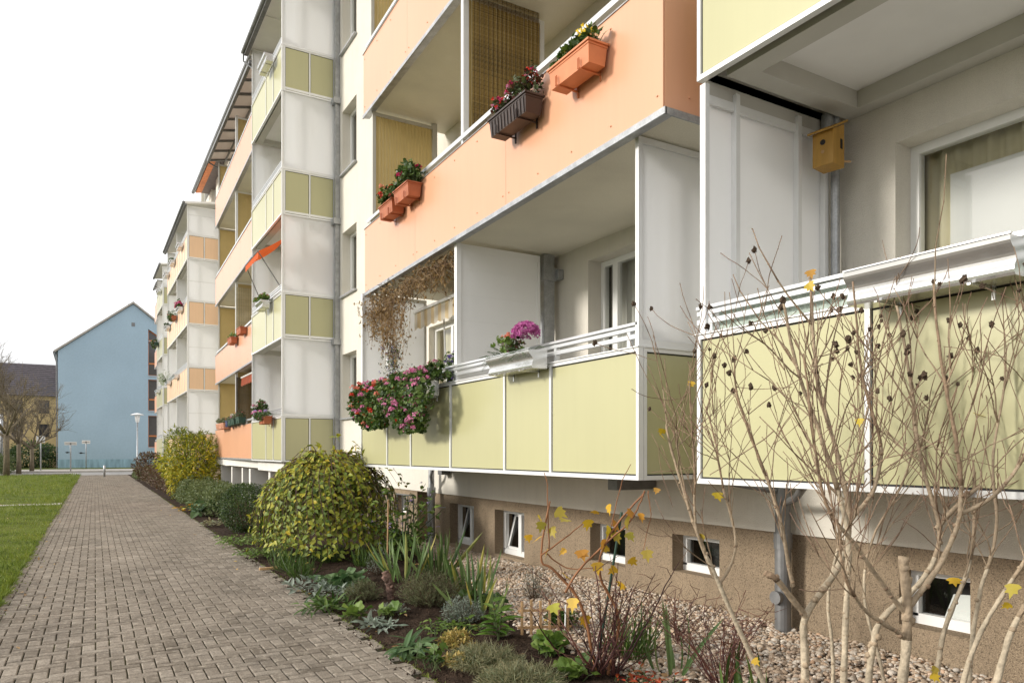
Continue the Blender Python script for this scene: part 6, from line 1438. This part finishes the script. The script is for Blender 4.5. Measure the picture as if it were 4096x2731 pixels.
# wooden lattice, stakes, plank
p = gnd(1252, 1458); r = thing('wooden_lattice', tuple(p), 'small raw wood picket lattice stuck in the soil', 'lattice', rz=rad(-22))
for i in range(6): b = MB(); y = -.20 + .08 * i; b.box(y - .011, y + .011, -.006, .006, -.05, .30 + .008 * (i % 2)); b.build('picket', M['wood'], r, org=(0, 0, 0), bevel=.002)
for z in (.07, .215): b = MB(); b.box(-.235, .235, .0065, .016, z - .011, z + .011); b.build('crossbar', M['wood'], r, org=(0, 0, 0), bevel=.002)
def stake(x, y, h, rr, mat, lab):
    p = gnd(x, y); b = MB(); b.tube([(p[0], p[1], -.03), (p[0] + .01, p[1], h)], rr, 7); tag(b.build('garden_stake', M[mat], org=(p[0], p[1], 0)), lab, 'stake')
stake(1297, 1470, .33, .006, 'white', 'thin white stake right of the wooden lattice')
p = gnd(620, 1302); b = MB(); b.box(p[0] - .14, p[0] + .16, p[1] - .02, p[1] + .02, .0, .035); o = b.build('wooden_board', M['wood'], org=(p[0], p[1], 0), bevel=.003); tag(o, 'short raw wooden board lying at the path edge under the weeping bush', 'board')
# fallen leaves and earth crumbs
b = MB(); P = []
for _ in range(130):
    y = R.uniform(3.6, 11); x = R.uniform(edge_x(y) + .03, grav_x(y) + .9); P.append((x, y, (soil_z(x, y) if x < grav_x(y) else grav_z(x, y)) + .022))
for _ in range(150): y = R.uniform(7, 40); P.append((left_x(y) - R.uniform(.05, 7) ** 1.2, y, .06))
for _ in range(40): y = R.uniform(6, 30); P.append((R.choice([left_x(y) + R.uniform(0, .4), edge_x(y) - R.uniform(0, .5)]), y, .012))
P = np.array(P); n_ = len(P)
scatter_leaves(b, P, NR.normal(0, 1, (n_, 3)) * [1, 1, .2], NR.normal(0, .35, (n_, 3)) + [0, 0, 1], .055, OV, val=NR.uniform(0, 1, n_), jitter=.5); M['fallen'] = pmat('fallen_leaf', rough=.8, var=.2, vs=20, ramp=[(.22, .12, .05, 1), (.40, .26, .12, 1), (.52, .33, .06, 1), (.16, .09, .045, 1), (.50, .36, .22, 1)])
tag(b.build('fallen_leaves', M['fallen']), kind='stuff')
b = MB(); N = 9000; ys = NR.uniform(3.4, 12, N); P = []
for y in ys: x = R.uniform(edge_x(y) + .01, grav_x(y) + .15) if R.random() > .07 else edge_x(y) - abs(R.gauss(0, .07)); P.append((x, y, max(.002, soil_z(x, y))))
P = np.array(P); sz = np.clip(NR.lognormal(math.log(.006), .5, N), .002, .022); v0, f0 = ico(0)
b.inst(v0, f0, P, rand_rot(N), np.stack([sz, sz * NR.uniform(.6, 1, N), sz * NR.uniform(.5, .9, N)], 1), 0, NR.uniform(0, 1, N))
M['crumb'] = pmat('soil_crumbs', rough=.95, var=.3, vs=30, spec=.1, ramp=[(.022, .014, .010, 1), (.05, .033, .023, 1), (.075, .05, .035, 1)])
tag(b.build('soil_crumbs', M['crumb']), kind='stuff')
# grass blades of the lawn
def blades():
    b = MB(); N = 90000; y = 8.2 + 52 * NR.uniform(0, 1, N) ** 2.2; x = -.78 + .0113 * (y - 8) - NR.uniform(0, 1, N) ** 1.35 * (1.2 + (y - 7) * .42); keep = (np.abs(y - 26.5) > .38)
    x, y = x[keep], y[keep]; N = len(x); t_ = np.minimum(1, ((-.78 + .0113 * (y - 8)) - x) / 26); t1 = t_ ** (1 / 1.6)
    z = .012 + .03 * np.minimum(1, t1 * 12); P = np.stack([x, y, z], 1)
    far = 1 + (y - 8) * .035; h = .05 * NR.uniform(.5, 1.5, N) * np.minimum(far, 2.2) * (.65 + .6 * (.5 + .5 * np.sin(x * 1.7 + y * .9) * np.sin(y * 1.3 - x * .6)))
    P[:, 0] += .03 * np.sin(y * 9.0) * (t_ < .004) + .02
    tv, tf = leaf_tpl(1, .12, 2, .3, .2, .5, .6); clump = .5 + .5 * np.sin(x * 3.1 + np.sin(y * 1.7)) * np.sin(y * 2.3 + x)
    scatter_leaves(b, P, NR.normal(0, .55, (N, 3)) + [0, 0, .9], NR.normal(0, 1, (N, 3)), h, (tv, tf), val=np.clip(NR.uniform(0, .6, N) + .5 * clump - .1, 0, 1), jitter=.3); return b
M['blade'] = pmat('grass_blade', rough=.6, var=.1, vs=2, spec=.3, ramp=[(.075, .115, .015, 1), (.145, .205, .024, 1), (.22, .265, .035, 1), (.32, .31, .08, 1)], transl=.3)
tag(blades().build('grass', M['blade']), kind='stuff')
b = MB(); N = 2600      # moss and weeds along the path edges
y = 4.2 + 30 * NR.uniform(0, 1, N) ** 1.6; sd = NR.random(N) < .5; ex = np.where(sd, 2.10 + .0113 * (y - 4.6), -.78 + .0113 * (y - 8)); ok = sd | (y > 8)
P = np.stack([ex + np.where(sd, -1, 1) * NR.exponential(.03, N) * np.where(sd, -.4, 1.5), y, np.zeros(N)], 1)[ok]; N = len(P)
scatter_leaves(b, P, NR.normal(0, .8, (N, 3)) + [0, 0, .6], NR.normal(0, 1, (N, 3)), .03, leaf_tpl(1, .25, 2, .3, .2), val=NR.uniform(0, .8, N)); tag(b.build('edge_weeds', M['blade']), kind='stuff')
